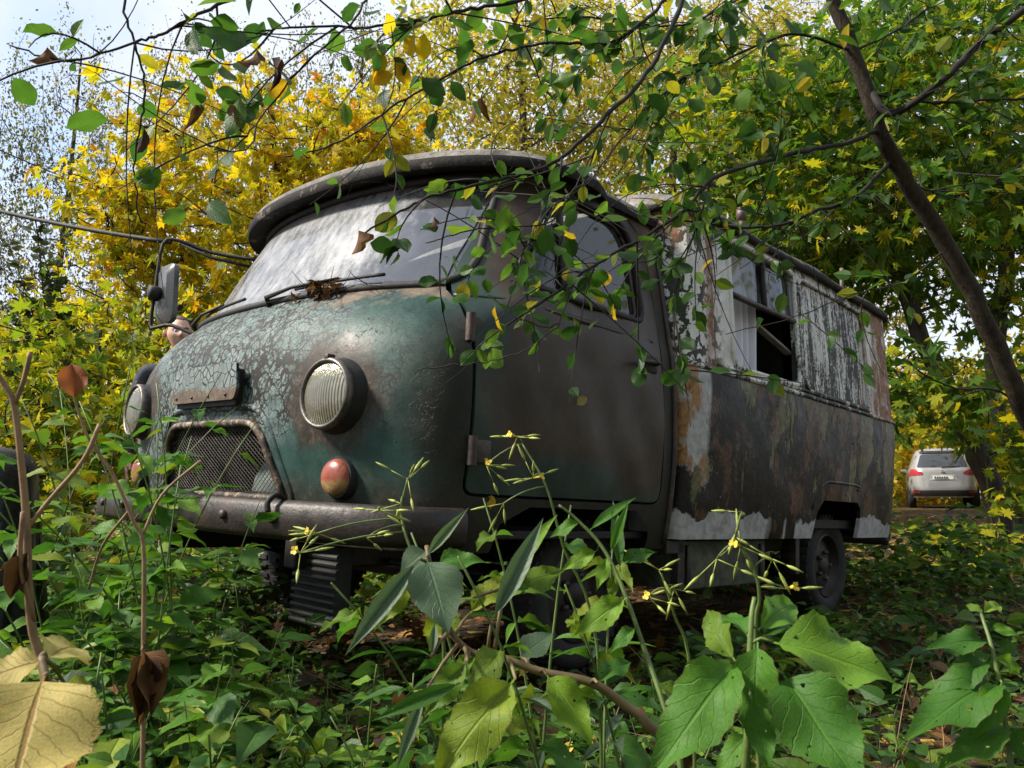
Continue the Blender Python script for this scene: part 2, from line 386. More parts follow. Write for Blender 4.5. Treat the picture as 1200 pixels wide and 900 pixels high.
def m_glass(name, dirt=.25, tint=(.75, .8, .78)):
    k = NT(name); v = k.co(); a = k.noise(v, 5, 6, .7); b = k.noise(k.co(scale=(9, 9, 2)), 2, 4, .7)
    film = k.bsdf((.22, .23, .22), .5)
    gl = k.n('ShaderNodeBsdfGlossy'); k.put(gl, 'Color', (.95, .97, 1)); k.put(gl, 'Roughness', .04)
    tr = k.n('ShaderNodeBsdfTransparent'); k.put(tr, 'Color', tint)
    fr = k.n('ShaderNodeFresnel'); k.put(fr, 'IOR', 1.5)
    cl = k.shmix(fr.outputs[0], tr.outputs[0], gl.outputs[0])
    return k.done(k.shmix(k.math('MULTIPLY', k.step(k.math('ADD', a, b), .75, 1.25), dirt * 2), cl, film))
M_CAB, M_DOOR, M_BU, M_BL = m_cab(), m_door(), m_box_upper(), m_box_lower()
M_RUST, M_DRUST, M_MOSS, M_WS = m_rust('rusty_steel'), m_rust('dark_greasy_steel', .45), m_moss_metal(), m_windscreen()
M_GLASS, M_LITE = m_glass('dusty_window_glass', .07), m_glass('caravan_window_glass', .16, (.8, .82, .82))
M_RUBBER = plain('perished_black_rubber', (.018, .017, .016), .7)
M_TYRE = plain('weathered_tyre_rubber', (.019, .0185, .018), .82, var=.5, scale=14, bump=.4)
M_BLACK = plain('soot_black_steel', (.012, .011, .010), .65)
M_INSIDE = plain('dark_cabin_lining', (.035, .032, .028), .85)
M_CHROME = plain('dull_chrome', (.13, .118, .105), .45, .7, .6, 26)
M_CURT = plain('grey_lilac_curtain_cloth', (.68, .68, .74), .9, var=.12, scale=4, bump=.2)
M_SEATV = plain('black_vinyl', (.02, .019, .018), .45)
k = NT('flaking_black_brim_paint'); v = k.co(); a = k.noise(v, 12, 7, .72); b = k.noise(v, 50, 4, .7)
M_BRIM = k.done(k.bsdf(k.mix(k.step(a, .56, .62), k.ramp(b, [(.3, (.008, .007, .007)), (.7, (.022, .019, .016))]), k.ramp(b, [(.3, (.06, .045, .034)), (.7, (.17, .145, .12))])), .75, 0, .2, k.bump(k.math('ADD', a, b), .5, .006)))
M_TRIM = m_box_upper(); M_TRIM.name = 'white_trim_strip'

# ---- cab surface: plan outline (superellipse nose + straight flanks) at every height
def cub(xs, ys):
    xs, ys = np.array(xs, float), np.array(ys, float); d = np.gradient(ys, xs)
    def f(x):
        x = np.clip(x, xs[0], xs[-1]); i = np.clip(np.searchsorted(xs, x) - 1, 0, len(xs) - 2)
        h = xs[i + 1] - xs[i]; t = (x - xs[i]) / h
        return (2 * t ** 3 - 3 * t ** 2 + 1) * ys[i] + (t ** 3 - 2 * t ** 2 + t) * h * d[i] + (-2 * t ** 3 + 3 * t ** 2) * ys[i + 1] + (t ** 3 - t ** 2) * h * d[i + 1]
    return f
ZS = [.52, .62, .75, .90, 1.05, 1.15, 1.23, 1.29, 1.34, 1.40, 1.60, 1.85, 1.97]
fF = cub(ZS, [.06, .035, .005, -.025, -.035, -.025, .005, .045, .095, .135, .235, .375, .46])
fW = cub(ZS, [.90, .93, .95, .962, .962, .958, .95, .942, .93, .918, .880, .828, .790])
fD = cub(ZS, [.30, .32, .34, .36, .37, .38, .40, .42, .44, .45, .47, .48, .48])
fN = cub(ZS, [3.0, 3.0, 2.9, 2.8, 2.7, 2.6, 2.5, 2.4, 2.3, 2.25, 2.2, 2.2, 2.2])
YR = 1.272
SC = 0.98                                       # metres per unit of s (for even meshing)
def cabP(s, z, off=0.0):
    s = np.asarray(s, float); z = np.asarray(z, float); a = np.abs(s); sg = np.sign(s)
    w, f, d, n = fW(z), fF(z), fD(z), fN(z); e = 2 / n
    t = np.clip(a, 0, 1) * math.pi / 2
    # even spacing: angle remapped so corner points do not bunch up
    x = w * np.sin(t) ** e * 1.0; y = f + d * (1 - np.abs(np.cos(t)) ** e)
    y = np.where(a > 1, f + d + (a - 1) * (YR - f - d), y); x = np.where(a > 1, w, x)
    P = np.stack([sg * x, y, z + 0 * s], -1)
    if off is not 0.0: P = P + cabN(s, z) * np.asarray(off)[..., None]
    return P
def cabN(s, z):
    h = 2e-3
    ds = cabP(s + h, z) - cabP(s - h, z); dz = cabP(s, z + h) - cabP(s, z - h)
    n = np.cross(ds, dz); return n / (np.linalg.norm(n, axis=-1, keepdims=True) + 1e-12)
def s_of_x(x, z):
    w, n = fW(z), fN(z); r = np.clip(np.abs(x) / w, 0, 1)
    return np.sign(x) * np.arcsin(np.clip(r ** (n / 2), 0, 1)) / (math.pi / 2)
def s_of_y(y, z):
    f, d, n = fF(z), fD(z), fN(z)
    inner = np.arccos(np.clip(1 - (y - f) / d, 0, 1) ** (n / 2)) / (math.pi / 2)
    return np.where(y > f + d, 1 + (y - f - d) / (YR - f - d), inner)
def rounded(poly, r, k=5):
    """polygon with rounded corners; r one radius or one per corner"""
    P = np.asarray(poly, float); n = len(P); out = []
    rr = np.broadcast_to(np.asarray(r, float), (n,))
    for i in range(n):
        a, b, c = P[i - 1], P[i], P[(i + 1) % n]; u, v = a - b, c - b; lu, lv = np.linalg.norm(u), np.linalg.norm(v)
        q = min(rr[i], lu * .49, lv * .49)
        if q < 1e-6: out.append(b); continue
        p0, p2 = b + u / lu * q, b + v / lv * q
        for t in np.linspace(0, 1, k): out.append((1 - t) ** 2 * p0 + 2 * t * (1 - t) * b + t * t * p2)
    return np.array(out)
def dens(poly, step):
    P = np.asarray(poly, float); out = []
    for i in range(len(P)):
        a, b = P[i], P[(i + 1) % len(P)]; m = max(1, int(np.ceil(np.linalg.norm(b - a) / step)))
        for t in range(m): out.append(a + (b - a) * t / m)
    return np.array(out)
def inside(P, poly):
    x, y = P[:, 0], P[:, 1]; r = np.zeros(len(P), bool); n = len(poly); j = n - 1
    for i in range(n):
        xi, yi = poly[i]; xj, yj = poly[j]
        c = ((yi > y) != (yj > y)) & (x < (xj - xi) * (y - yi) / ((yj - yi) or 1e-12) + xi); r ^= c; j = i
    return r
def sheet(name, outer, holes, fun, mat, parent, step=.04, rim=0.0, rims=None, flip=False, kind=None):
    """surface patch with real openings, meshed in a flat (a, b) domain and laid on fun(a, b, off)"""
    loops = [dens(outer, step)] + [dens(h, step * .7) for h in holes]
    pts = []; edges = []; base = 0
    for L in loops:
        n = len(L); pts += list(L); edges += [(base + i, base + (i + 1) % n) for i in range(n)]; base += n
    lo, hi = loops[0].min(0), loops[0].max(0)
    gx, gy = np.meshgrid(np.arange(lo[0] + step / 2, hi[0], step), np.arange(lo[1] + step / 2, hi[1], step))
    G = np.stack([gx.ravel(), gy.ravel()], -1); G = G + (rng.random(G.shape) - .5) * step * .2
    ok = inside(G, loops[0])
    for h in loops[1:]: ok &= ~inside(G, h)
    G = G[ok]
    B = np.concatenate(loops); dmin = np.min(np.linalg.norm(G[:, None] - B[None], axis=-1), axis=1) if len(G) else np.array([])
    G = G[dmin > step * .45] if len(G) else G
    allp = [Vector((float(p[0]), float(p[1]))) for p in pts] + [Vector((float(p[0]), float(p[1]))) for p in G]
    res = geometry.delaunay_2d_cdt(allp, edges, [], 0, 1e-6)
    Q = np.array([v[:] for v in res[0]]); T = np.array([list(f) for f in res[2]])
    cen = Q[T].mean(1); ok = inside(cen, loops[0])
    for h in loops[1:]: ok &= ~inside(cen, h)
    T = T[ok]
    mb = MB(); V = fun(Q[:, 0], Q[:, 1], np.zeros(len(Q)))
    tri = V[T]; nn = np.cross(tri[:, 1] - tri[:, 0], tri[:, 2] - tri[:, 0]); nf = fun(cen[ok][:, 0], cen[ok][:, 1], np.full(ok.sum(), .01)) - fun(cen[ok][:, 0], cen[ok][:, 1], np.zeros(ok.sum()))
    fl = (nn * nf).sum(1) < 0; T[fl] = T[fl][:, ::-1]
    mb.add(V, T.tolist())
    for li, L in enumerate(loops):
        r = rim if rims is None else rims[li]
        if not r: continue
        n = len(L); a = fun(L[:, 0], L[:, 1], np.zeros(n)); b = fun(L[:, 0], L[:, 1], np.full(n, -r * .35)); c = fun(L[:, 0], L[:, 1], np.full(n, -r))
        mb.add(np.concatenate([a, b, c]), [(q * n + i, q * n + (i + 1) % n, (q + 1) * n + (i + 1) % n, (q + 1) * n + i) for q in (0, 1) for i in range(n)])
    o = mb.build(name, mat, parent, auto=45)
    if kind: o['kind'] = kind
    return o
def cfun(a, b, off): return cabP(a / SC, b, off)
def poly_x(P):
    """(x, z) polygon on the nose -> domain"""
    P = dens(P, .03); return np.stack([s_of_x(P[:, 0], P[:, 1]) * SC, P[:, 1]], -1)
def poly_y(P, sg=1):
    """(y, z) polygon on a flank -> domain"""
    P = dens(P, .03); return np.stack([sg * s_of_y(P[:, 0], P[:, 1]) * SC, P[:, 1]], -1)
def grow(P, d):
    """offset a closed polygon outwards"""
    P = np.asarray(P, float); n = len(P); A = np.roll(P, 1, 0); C = np.roll(P, -1, 0); t = C - A; t /= np.linalg.norm(t, axis=1)[:, None] + 1e-12
    area = np.sum(P[:, 0] * C[:, 1] - C[:, 0] * P[:, 1]); sg = 1 if area > 0 else -1
    return P + sg * d * np.stack([t[:, 1], -t[:, 0]], -1)
def bead(name, loop, fun, r, mat, parent, off=0.0, n=6, closed=True, **kw):
    """round bead running along a loop on a surface"""
    L = np.asarray(loop, float)
    P = fun(L[:, 0], L[:, 1], np.full(len(L), off))
    if closed: P = np.vstack([P, P[:1]])
    mb = MB(); mb.tube(P, r, n, cap=not closed); return mb.build(name, mat, parent, **kw)

WS = rounded([(-.81, 1.362), (.81, 1.362), (.715, 1.79), (-.715, 1.79)], [.10, .10, .09, .09])
DOOR = rounded([(.225, .735), (1.195, .735), (1.195, 1.70), (1.11, 1.80), (.64, 1.80), (.52, 1.76), (.235, 1.30)], [.04, .06, .10, .12, .10, .12, .10])
DWIN = rounded([(.44, 1.385), (1.095, 1.385), (1.095, 1.68), (1.03, 1.76), (.68, 1.76)], [.05, .05, .06, .08, .08])
GRILLE = rounded([(-.385, .708), (.385, .708), (.285, .925), (-.285, .925)], [.03, .03, .07, .07])
ARCH = rounded([(.36, .50), (1.16, .50), (1.16, .64), (1.04, .715), (.50, .715), (.38, .66)], [.0, .0, .06, .08, .08, .06])
pWS, pGR = poly_x(WS), poly_x(GRILLE)
pD, pDW = poly_y(DOOR), poly_y(DWIN)
pDr, pDWr = poly_y(DOOR, -1), poly_y(DWIN, -1)
zz0, zz1 = .58, 1.842
outer = [(-2 * SC, zz0), (2 * SC, zz0), (2 * SC, zz1), (-2 * SC, zz1)]
# wheel arches nick the lower edge: written into the outer loop
def arch_pts(sg):
    A = np.array([(1.15, zz0), (1.15, .64), (1.06, .712), (.50, .712), (.38, .66), (.36, zz0)])
    return [(sg * s_of_y(y, z) * SC, z) for y, z in A]
outer = [(-2 * SC, zz0)] + arch_pts(-1) + arch_pts(1)[::-1] + [(2 * SC, zz0), (2 * SC, zz1), (-2 * SC, zz1)]
cab = sheet('cab_body', outer, [pWS, pGR, pD, pDWr], cfun, M_CAB, van, .035, rims=[.0, .03, .05, .05, .03])

# doors: driver's door is a panel of its own, hung in its opening
def dent(a, b): return .0045 * np.sin(a * 9 + 2 * b) * np.sin(b * 7 + 1.5) + .003 * np.sin(a * 21 + 1) * np.sin(b * 17 + a * 5) - .007 * np.exp(-((b - 1.17) / .05) ** 2 - ((a - 1.35) / .12) ** 2)
gp = grow(DOOR, -.009); door = sheet('door', poly_y(gp), [pDW], lambda a, b, o: cfun(a, b, o + .004 + dent(a, b)), M_DOOR, van, .035, rims=[.035, .03])
door['label'] = 'brown black driver door'
bead('window_seal', poly_y(grow(DWIN, .004)), cfun, .011, M_RUBBER, door, .004)
bead('window_channel', poly_y(grow(DWIN, -.016)), cfun, .007, M_RUST, door, -.012)
sheet('window_pane', poly_y(grow(DWIN, .002)), [], lambda a, b, o: cfun(a, b, o - .016), M_GLASS, door, .05)
# quarter light bar and pressed swage line
vb = np.array([(s_of_y(y, z) * SC, z) for y, z in np.stack([np.linspace(.66, .69, 10), np.linspace(1.385, 1.785, 10)], -1)])
bead('quarter_light_bar', vb, cfun, .011, M_RUBBER, door, -.004, closed=False)
sw = np.array([(s_of_y(y, z) * SC, z) for y, z in np.stack([np.linspace(.26, 1.14, 24), 1.318 + 0 * np.linspace(0, 1, 24)], -1)])
bead('swage_line', sw, cfun, .011, M_DOOR, door, -.003, closed=False)
mb = MB(); p = cabP(np.array(s_of_y(1.075, 1.215)), np.array(1.215))
mb.box((p[0] - .004, 1.025, 1.20), (p[0] + .010, 1.145, 1.262), .006); hb = mb.build('handle_recess', M_BLACK, door, auto=40)
mb = MB(); mb.tube(smooth_path([(p[0] + .006, 1.125, 1.235), (p[0] + .034, 1.115, 1.235), (p[0] + .038, 1.06, 1.23), (p[0] + .036, .995, 1.222)], 5), .0095, 8); mb.build('door_handle', M_DRUST, door)
for zq in (.86, 1.20):
    mb = MB(); q = cabP(np.array(s_of_y(.235, zq)), np.array(zq), np.array(.012)); mb.tube([q + (0, 0, -.04), q + (0, 0, .04)], .014, 10)
    mb.box(q + np.array((-.012, .008, -.032)), q + np.array((.004, .07, .032)), .003); mb.build('hinge', M_RUST, door, auto=40)
# far window and windscreen
bead('window_seal', poly_y(grow(DWIN, .004), -1), cfun, .011, M_RUBBER, cab, .004)
sheet('far_window_pane', poly_y(grow(DWIN, .002), -1), [], lambda a, b, o: cfun(a, b, o - .012), M_GLASS, cab, .05)
wsh = sheet('windscreen', poly_x(grow(WS, .006)), [], lambda a, b, o: cfun(a, b, o - .006), M_WS, van, .03)
bead('windscreen_seal', poly_x(grow(WS, .004)), cfun, .0135, M_RUBBER, wsh, .003)
# cab roof and the deep brim round it
sr = np.concatenate([np.linspace(-2, -1, 12, endpoint=False), np.linspace(-1, 1, 48, endpoint=False), np.linspace(1, 2, 13)])
O = cabP(sr, np.full(len(sr), 1.824)); N2 = cabN(sr, np.full(len(sr), 1.824)); N2[:, 2] = 0; N2 /= np.linalg.norm(N2, axis=1)[:, None]
front = np.clip(1.25 - np.abs(sr), 0, 1); front = np.clip(front / .55, 0, 1) ** .8
reach = .024 + .085 * front; th = .018 + .016 * front; up_ = np.array([0, 0, 1.0])
E0 = O + N2 * (reach * .99)[:, None] + np.outer(th * .42, up_)
rows = []
for r in np.linspace(0, 1, 14) ** 1.6:
    Yc = np.maximum(E0[:, 1], .80); P = E0.copy()
    P[:, 0] = E0[:, 0] * (1 - r); P[:, 1] = E0[:, 1] + (Yc - E0[:, 1]) * r; P[:, 2] = E0[:, 2] + (1.965 - E0[:, 2]) * np.sin(r * math.pi / 2) ** .50; rows.append(P)
n = len(sr); V = np.concatenate(rows)
roof = MB().add(V, [(i * n + j, i * n + j + 1, (i + 1) * n + j + 1, (i + 1) * n + j) for i in range(13) for j in range(n - 1)]).build('cab_roof', M_MOSS, van)
prof = [(-.02, -.002), (.35, -.008), (.90, -.022), (.98, -.022), (1.02, -.014), (1.03, .006), (1.0, .42)]
V = np.concatenate([O + N2 * (reach * a)[:, None] + np.outer(np.full(n, b) if b <= .02 else th * b, up_) for a, b in prof]); m = len(prof)
brim = MB().add(V, [(i * n + j, i * n + j + 1, (i + 1) * n + j + 1, (i + 1) * n + j) for i in range(m - 1) for j in range(n - 1)]).build('roof_brim', M_BRIM, van, auto=60)

# headlights
M_LENS = NT('fluted_headlamp_glass'); k = M_LENS; v = k.co(); fl = k.wave(v, 34, 0, bands_direction='X'); fl2 = k.math('MULTIPLY', k.noise(v, 30, 4, .6), 1.2)
_gl = k.bsdf((.17, .165, .125), .16, 0, .8, k.bump(k.math('ADD', fl, fl2), .55, .004), **{'Coat Weight': .6, 'Coat Roughness': .06})
_rf = k.bsdf(k.ramp(k.noise(v, 12, 5, .7), [(.3, (.07, .06, .03)), (.55, (.22, .20, .13)), (.8, (.48, .47, .42))]), .22, .55, .5, k.bump(k.math('ADD', fl, fl2), .55, .004))
M_LENS = k.done(k.shmix(.45, _gl, _rf))
def headlamp(sg):
    c = np.array([sg * .622, cabP(np.array(s_of_x(.60, 1.005)), np.array(1.005))[1], 1.0]); ax = np.array([sg * .10, -1, .03])
    h = link(bpy.data.objects.new('headlight', None), van); h.empty_display_size = .1
    M = axis_M(c, ax)
    MB().lathe([(.122, -.06), (.112, -.018), (.105, .0), (.1005, .016), (.096, .016)], 40, M, closed=True).build('bucket', M_BLACK, h, auto=50)
    MB().lathe([(.100, .010), (.103, .022), (.101, .036), (.094, .041), (.089, .036), (.088, .024)], 40, M, closed=True).build('rim', M_CHROME, h)
    r = np.linspace(.0925, 0, 9); MB().lathe([(q, .028 + .022 * (1 - (q / .0925) ** 2)) for q in r] , 40, M, closed=True).build('lens', M_LENS, h)
    mb = MB(); mb.box((-.009, .094, .012), (.009, .112, .040), .003); mb.xform(M); mb.build('retaining_clip', M_RUST, h)
    return h
for sg in (1, -1): headlamp(sg)
# turn signals: half amber half clear lens in a black rubber cup
def m_amber():
    k = NT('faded_amber_lens'); v = k.co(); z = k.xyz(v)[2]
    a = k.noise(v, 26, 5, .7)
    top = k.ramp(a, [(.3, (.13, .024, .014)), (.7, (.34, .085, .045))]); lowc = k.ramp(a, [(.3, (.16, .09, .03)), (.7, (.42, .27, .12))])
    c = k.mix(k.step(k.math('MULTIPLY_ADD', k.math('SUBTRACT', k.noise(v, 18, 4, .7), .5), .05, z), .768, .750), top, lowc); c = k.mix(k.step(k.noise(v, 40, 5, .7), .58, .66), c, (.05, .035, .02))
    return k.done(k.bsdf(c, .3, 0, .5, k.bump(k.noise(v, 40, 4), .2, .003), **{'Subsurface Weight': .0}))
M_AMB = m_amber()
for sg in (1, -1):
    c = np.array([sg * .635, cabP(np.array(s_of_x(.635, .77)), np.array(.77))[1], .77]); M = axis_M(c, (sg * .18, -1, .0))
    t = link(bpy.data.objects.new('turn_signal', None), van); t.empty_display_size = .1
    MB().lathe([(.064, -.03), (.061, .008), (.057, .018), (.051, .018)], 28, M, closed=True).build('rubber_cup', M_RUBBER, t, auto=50)
    MB().lathe([(.053, .010)] + [(.052 * math.cos(q), .018 + .026 * math.sin(q)) for q in np.linspace(0, math.pi / 2, 8)], 28, M, closed=True).build('lens', M_AMB, t)
# grille: frame bead, woven wire and what stands behind it
M_GFR = NT('flaking_grille_frame_paint'); k = M_GFR; v = k.co(); a = k.noise(v, 30, 6, .7)
M_GFR = k.done(k.bsdf(k.ramp(a, [(.40, (.016, .012, .009)), (.52, (.07, .042, .025)), (.60, (.22, .17, .12)), (.75, (.40, .37, .32))]), .6, 0, .4, k.bump(a, .5, .005)))
gr = link(bpy.data.objects.new('grille', None), van); gr.empty_display_size = .1
bead('grille_frame', poly_x(grow(GRILLE, .006)), cfun, .0125, M_GFR, gr, .004, 8)
bead('pressed_ridge', poly_x(grow(rounded([(-.41, .69), (.41, .69), (.30, .955), (-.30, .955)], [.03, .03, .08, .08]), .025)), cfun, .013, M_CAB, gr, -.004, 8)
mb = MB(); GP = grow(GRILLE, .004); xs = np.arange(-.9, .9, .0215)
for sl in (1, -1):
    for x0 in xs:
        zl = np.linspace(.70, .94, 17); xl = x0 + sl * (zl - .82) * 1.35; P2 = np.stack([xl, zl], -1); ok = inside(P2, GP)
        run = np.flatnonzero(ok)
        if len(run) < 2: continue
        q = P2[run[0]:run[-1] + 1]; P3 = cabP(s_of_x(q[:, 0], q[:, 1]), q[:, 1], np.full(len(q), -.012)); mb.tube(P3, .0012, 3, cap=False)
mb.build('wire_mesh', plain('tarnished_wire', (.13, .12, .11), .45, .7, .4, 30), gr)
mb = MB(); M = axis_M((.21, .14, .735), (.35, -1, .25)); mb.lathe([(.13, 0), (.125, .015), (.06, .05), (.0, .058)], 28, M); mb.build('fan_shroud', plain('pale_green_cowl', (.16, .20, .18), .55), gr)
mb = MB(); mb.tube(smooth_path([(.30, .10, .66), (.285, .08, .76), (.25, .10, .84), (.2, .16, .90)], 5), .028, 8); mb.build('hose', M_RUST, gr)
mb = MB()
mb.box((-.50, .30, .62), (.50, .33, 1.0), .004)
for zq in np.arange(.64, .99, .018): mb.box((-.48, .285, zq), (.48, .30, zq + .006))
mb.build('radiator', M_BLACK, gr, smooth=False)
# plate standing off the body above the grille, dark gap behind it
PLATE = rounded([(-.215, 1.000), (.205, 1.000), (.222, 1.030), (.200, 1.113), (-.200, 1.113), (-.225, 1.030)], .012)
k = NT('plate_chalky_paint'); v = k.co(); z = k.xyz(v)[2]; a = k.noise(v, 14, 6, .7); b = k.noise(v, 46, 5, .7)
c = k.ramp(a, [(.3, (.075, .105, .10)), (.7, (.20, .23, .225))]); e = k.vor(v, 34, 'DISTANCE_TO_EDGE'); c = k.mix(k.math('LESS_THAN', e, k.math('MULTIPLY', k.step(a, .35, .65), .09)), c, (.012, .011, .010))
c = k.mix(k.step(k.math('MULTIPLY_ADD', k.math('SUBTRACT', a, .5), .10, z), 1.040, 1.030), c, k.ramp(b, [(.3, (.05, .036, .024)), (.7, (.15, .11, .075))]))
M_PLATE = k.done(k.bsdf(c, .6, 0, .25, k.bump(b, .4, .004)))
sc = sheet('air_scoop', poly_x(PLATE), [], lambda a, b, o: cfun(a, b, o + .040), M_PLATE, van, .03, rim=.010)
sl = rounded([(-.20, .985), (.195, .985), (.19, 1.10), (-.19, 1.10)], .01); sheet('plate_gap_shade', poly_x(sl), [], lambda a, b, o: cfun(a, b, o + .024), M_BLACK, sc, .04, rim=.03)  # black backing sheet stands in for the shade behind the plate
for xq in (-.17, -.06, .05, .16):
    q = cabP(np.array(s_of_x(xq, 1.016)), np.array(1.016), np.array(.040)); MB().lathe([(.006, 0), (.005, .004), (0, .005)], 8, axis_M(q, (0, -1, .2)), closed=True).build('bolt', M_RUST, sc)

# bumper: pressed channel wrapping round both corners
xb = np.linspace(-1, 1, 61); Xb = .955 * np.sign(xb) * np.abs(np.sin(np.abs(xb) * math.pi / 2)) ** .75; Yb = -.135 + .36 * (1 - np.abs(np.cos(xb * math.pi / 2)) ** .62)
T = np.gradient(np.stack([Xb, Yb], -1), axis=0); T /= np.linalg.norm(T, axis=1)[:, None]; Nb = np.stack([T[:, 1], -T[:, 0]], -1)
prof = [(-.05, .695), (-.012, .703), (.0, .698), (.010, .685), (.014, .65), (.010, .615), (.0, .600), (-.012, .596), (-.04, .602), (-.04, .61), (-.008, .608), (.004, .65), (-.006, .688), (-.05, .687)]
V = np.concatenate([np.stack([Xb + Nb[:, 0] * a, Yb + Nb[:, 1] * a, np.full(61, b)], -1) for a, b in prof]); m = len(prof)
bump = MB().add(V, [((i + 1) % m * 61 + j, (i + 1) % m * 61 + j + 1, i * 61 + j + 1, i * 61 + j) for i in range(m) for j in range(60)]).build('bumper', m_rust('bumper_steel', .55, .5), van, auto=50)
for xq in (-.55, -.35, .35, .55):
    j = int(np.argmin(np.abs(Xb - xq))); MB().lathe([(.014, -.002), (.014, .008), (.008, .012), (0, .013)], 10, axis_M((Xb[j], Yb[j] - .014, .652), (Nb[j, 0], Nb[j, 1], 0)), closed=True).build('bolt', M_RUST, bump)
mb = MB()
j = int(np.argmin(np.abs(Xb - .57))); mb.tube(smooth_path([(Xb[j], Yb[j] + .02, .705), (Xb[j], Yb[j] - .01, .715), (Xb[j] - .005, Yb[j] - .03, .695), (Xb[j], Yb[j] - .03, .668)], 5), .008, 6); mb.build('bracket', M_BLACK, bump)
# ribbed step box under the bumper, frame rails, floor, axles
mb = MB(); mb.box((.36, .10, .36), (.58, .15, .575), .006)
for zq in np.arange(.35, .57, .0215): mb.tube([(.36, .098, zq), (.58, .098, zq)], .0085, 8)
mb.build('ribbed_cooler', plain('grey_ribbed_metal', (.03, .03, .028), .6, .2), van, auto=40)
for sg in (1, -1):
    MB().box((sg * .40 - .03, .05, .50), (sg * .40 + .03, 3.52, .61), .006).build('frame_rail', M_DRUST, van, smooth=False)
MB().box((-.90, .30, .615), (.90, 1.20, .64), .004).build('cab_floor', M_BLACK, van, smooth=False)
for yq in (.93, 2.86):
    mb = MB(); mb.tube([(-.72, yq, .44), (-.2, yq, .44), (.0, yq, .44), (.2, yq, .44), (.72, yq, .44)], .05, 12); mb.lathe([(0, -.13), (.08, -.11), (.125, 0), (.08, .11), (0, .13)], 16, axis_M((.12, yq, .44), (0, 1, 0)), closed=True)
    ax = mb.build('axle', M_DRUST, van)
    for sg in (1, -1):
        sp = MB()
        for q in range(4): sp.tube(smooth_path([(sg * .46, yq - .55 + .06 * q, .52 - .016 * q), (sg * .46, yq, .42 + .014 * q - .02), (sg * .46, yq + .55 - .06 * q, .52 - .016 * q)], 6), .011, 6)
        sp.build('leaf_spring', M_DRUST, ax)
def wheel(x, y, sg, z=.445, lean=0):
    w = link(bpy.data.objects.new('wheel', None), van); w.empty_display_size = .1
    M = axis_M((x, y, z), (sg, 0, lean))
    tp = [(.155, -.06), (.175, -.075), (.21, -.082), (.235, -.075), (.247, -.055), (.251, -.025), (.251, .025), (.247, .055), (.235, .075), (.21, .082), (.175, .075), (.155, .06)]
    mb = MB(); mb.lathe(tp, 48, M, closed=True)
    ty = mb.build('tyre', M_TYRE, w, auto=50)
    tr = MB()
    for q in range(40):
        a = q / 40 * 2 * math.pi; Rm = np.eye(4); Rm[0, 0] = Rm[1, 1] = math.cos(a); Rm[0, 1] = -math.sin(a); Rm[1, 0] = math.sin(a)
        for s2 in (-1, 1):
            b = MB().box((.244, -.010 + s2 * .005, .010 if s2 > 0 else -.066), (.257, .008 + s2 * .005, .066 if s2 > 0 else -.010)); b.xform(np.array(M) @ Rm); tr.add(b.V[0], b.F)
    tr.build('tread', M_TYRE, ty, smooth=False)
    mb = MB(); mb.lathe([(.155, -.055), (.161, .064), (.152, .069), (.146, .05), (.132, .028), (.10, .036), (.07, .044), (.05, .042), (.046, .052), (.036, .060), (0, .062)], 36, M, closed=True)
    rim = mb.build('rim', M_DRUST, w, auto=40)
    for q in range(5):
        a = q / 5 * 2 * math.pi; P = np.array(M) @ np.array([.068 * math.cos(a), .068 * math.sin(a), .046, 1]); MB().lathe([(.012, 0), (.012, .016), (0, .018)], 6, axis_M(P[:3], (sg, 0, 0)), closed=True).build('wheel_nut', M_RUST, rim)
for sg in (1, -1):
    wheel(sg * .74, .93, sg, .42); wheel(sg * .82, 2.88, sg, .47)

# ---- box body
fX = cub([.60, .70, .85, 1.05, 1.24, 1.29, 1.55, 1.80, 1.93], [.955, .970, .985, .998, 1.000, .994, .978, .958, .948])
Y0, Y1 = 1.29, 3.69
RC = .13; LS = (Y1 - Y0 - .05 - RC)
def boxP(s, z, off=0.0):
    """s: 0 = front left corner, running back along the left flank and round the rear to its middle"""
    s = np.asarray(s, float); z = np.asarray(z, float); w = fX(z); off = np.asarray(off, float) + 0 * s
    q = math.pi / 2 * RC
    th = np.clip((s - LS) / RC, 0, math.pi / 2); f0 = np.clip(-s / .05, 0, math.pi / 2)
    y = Y0 + .05 + np.clip(s, 0, LS); x = w.copy() if hasattr(w, 'copy') else w
    x = np.where(s > LS, w - RC + RC * np.cos(th), w); y = np.where(s > LS, Y0 + .05 + LS + RC * np.sin(th), y)
    x = np.where(s > LS + q, w - RC - (s - LS - q), x)
    x = np.where(s < 0, w - .05 + .05 * np.cos(f0), x); y = np.where(s < 0, Y0 + .05 - .05 * np.sin(f0), y)
    x = np.where(s < -.05 * math.pi / 2, w - .05 - (-s - .05 * math.pi / 2), x)
    ang = np.where(s < 0, -f0, th); nx, ny = np.cos(ang), np.sin(ang)
    bow = .012 * np.sin(np.clip(s, 0, LS) / LS * math.pi) + .004 * np.sin(s * 6.1 + z * 5) * np.sin(z * 8 + s * 1.7) + .0025 * np.sin(s * 17 + 3 * np.sin(z * 9)) * np.sin(z * 15 + 1)
    return np.stack([x + (off + bow) * nx, y + off * ny, z + 0 * s], -1)
def sy(y): return y - Y0 - .05
def mir(fun): return lambda a, b, o: fun(a, b, o) * np.array([-1, 1, 1])
BELT = 1.262
SE, SF = LS + RC * math.pi / 2 + .80, -.05 * math.pi / 2 - .88
WIN = rounded([(sy(1.655), 1.305), (sy(2.27), 1.305), (sy(2.27), 1.845), (sy(1.655), 1.845)], .055)
PAN = rounded([(sy(2.335), 1.302), (sy(3.20), 1.302), (sy(3.20), 1.83), (sy(2.335), 1.83)], .055)
up = [(SF, BELT), (SE, BELT), (SE, 1.90), (SF, 1.90)]
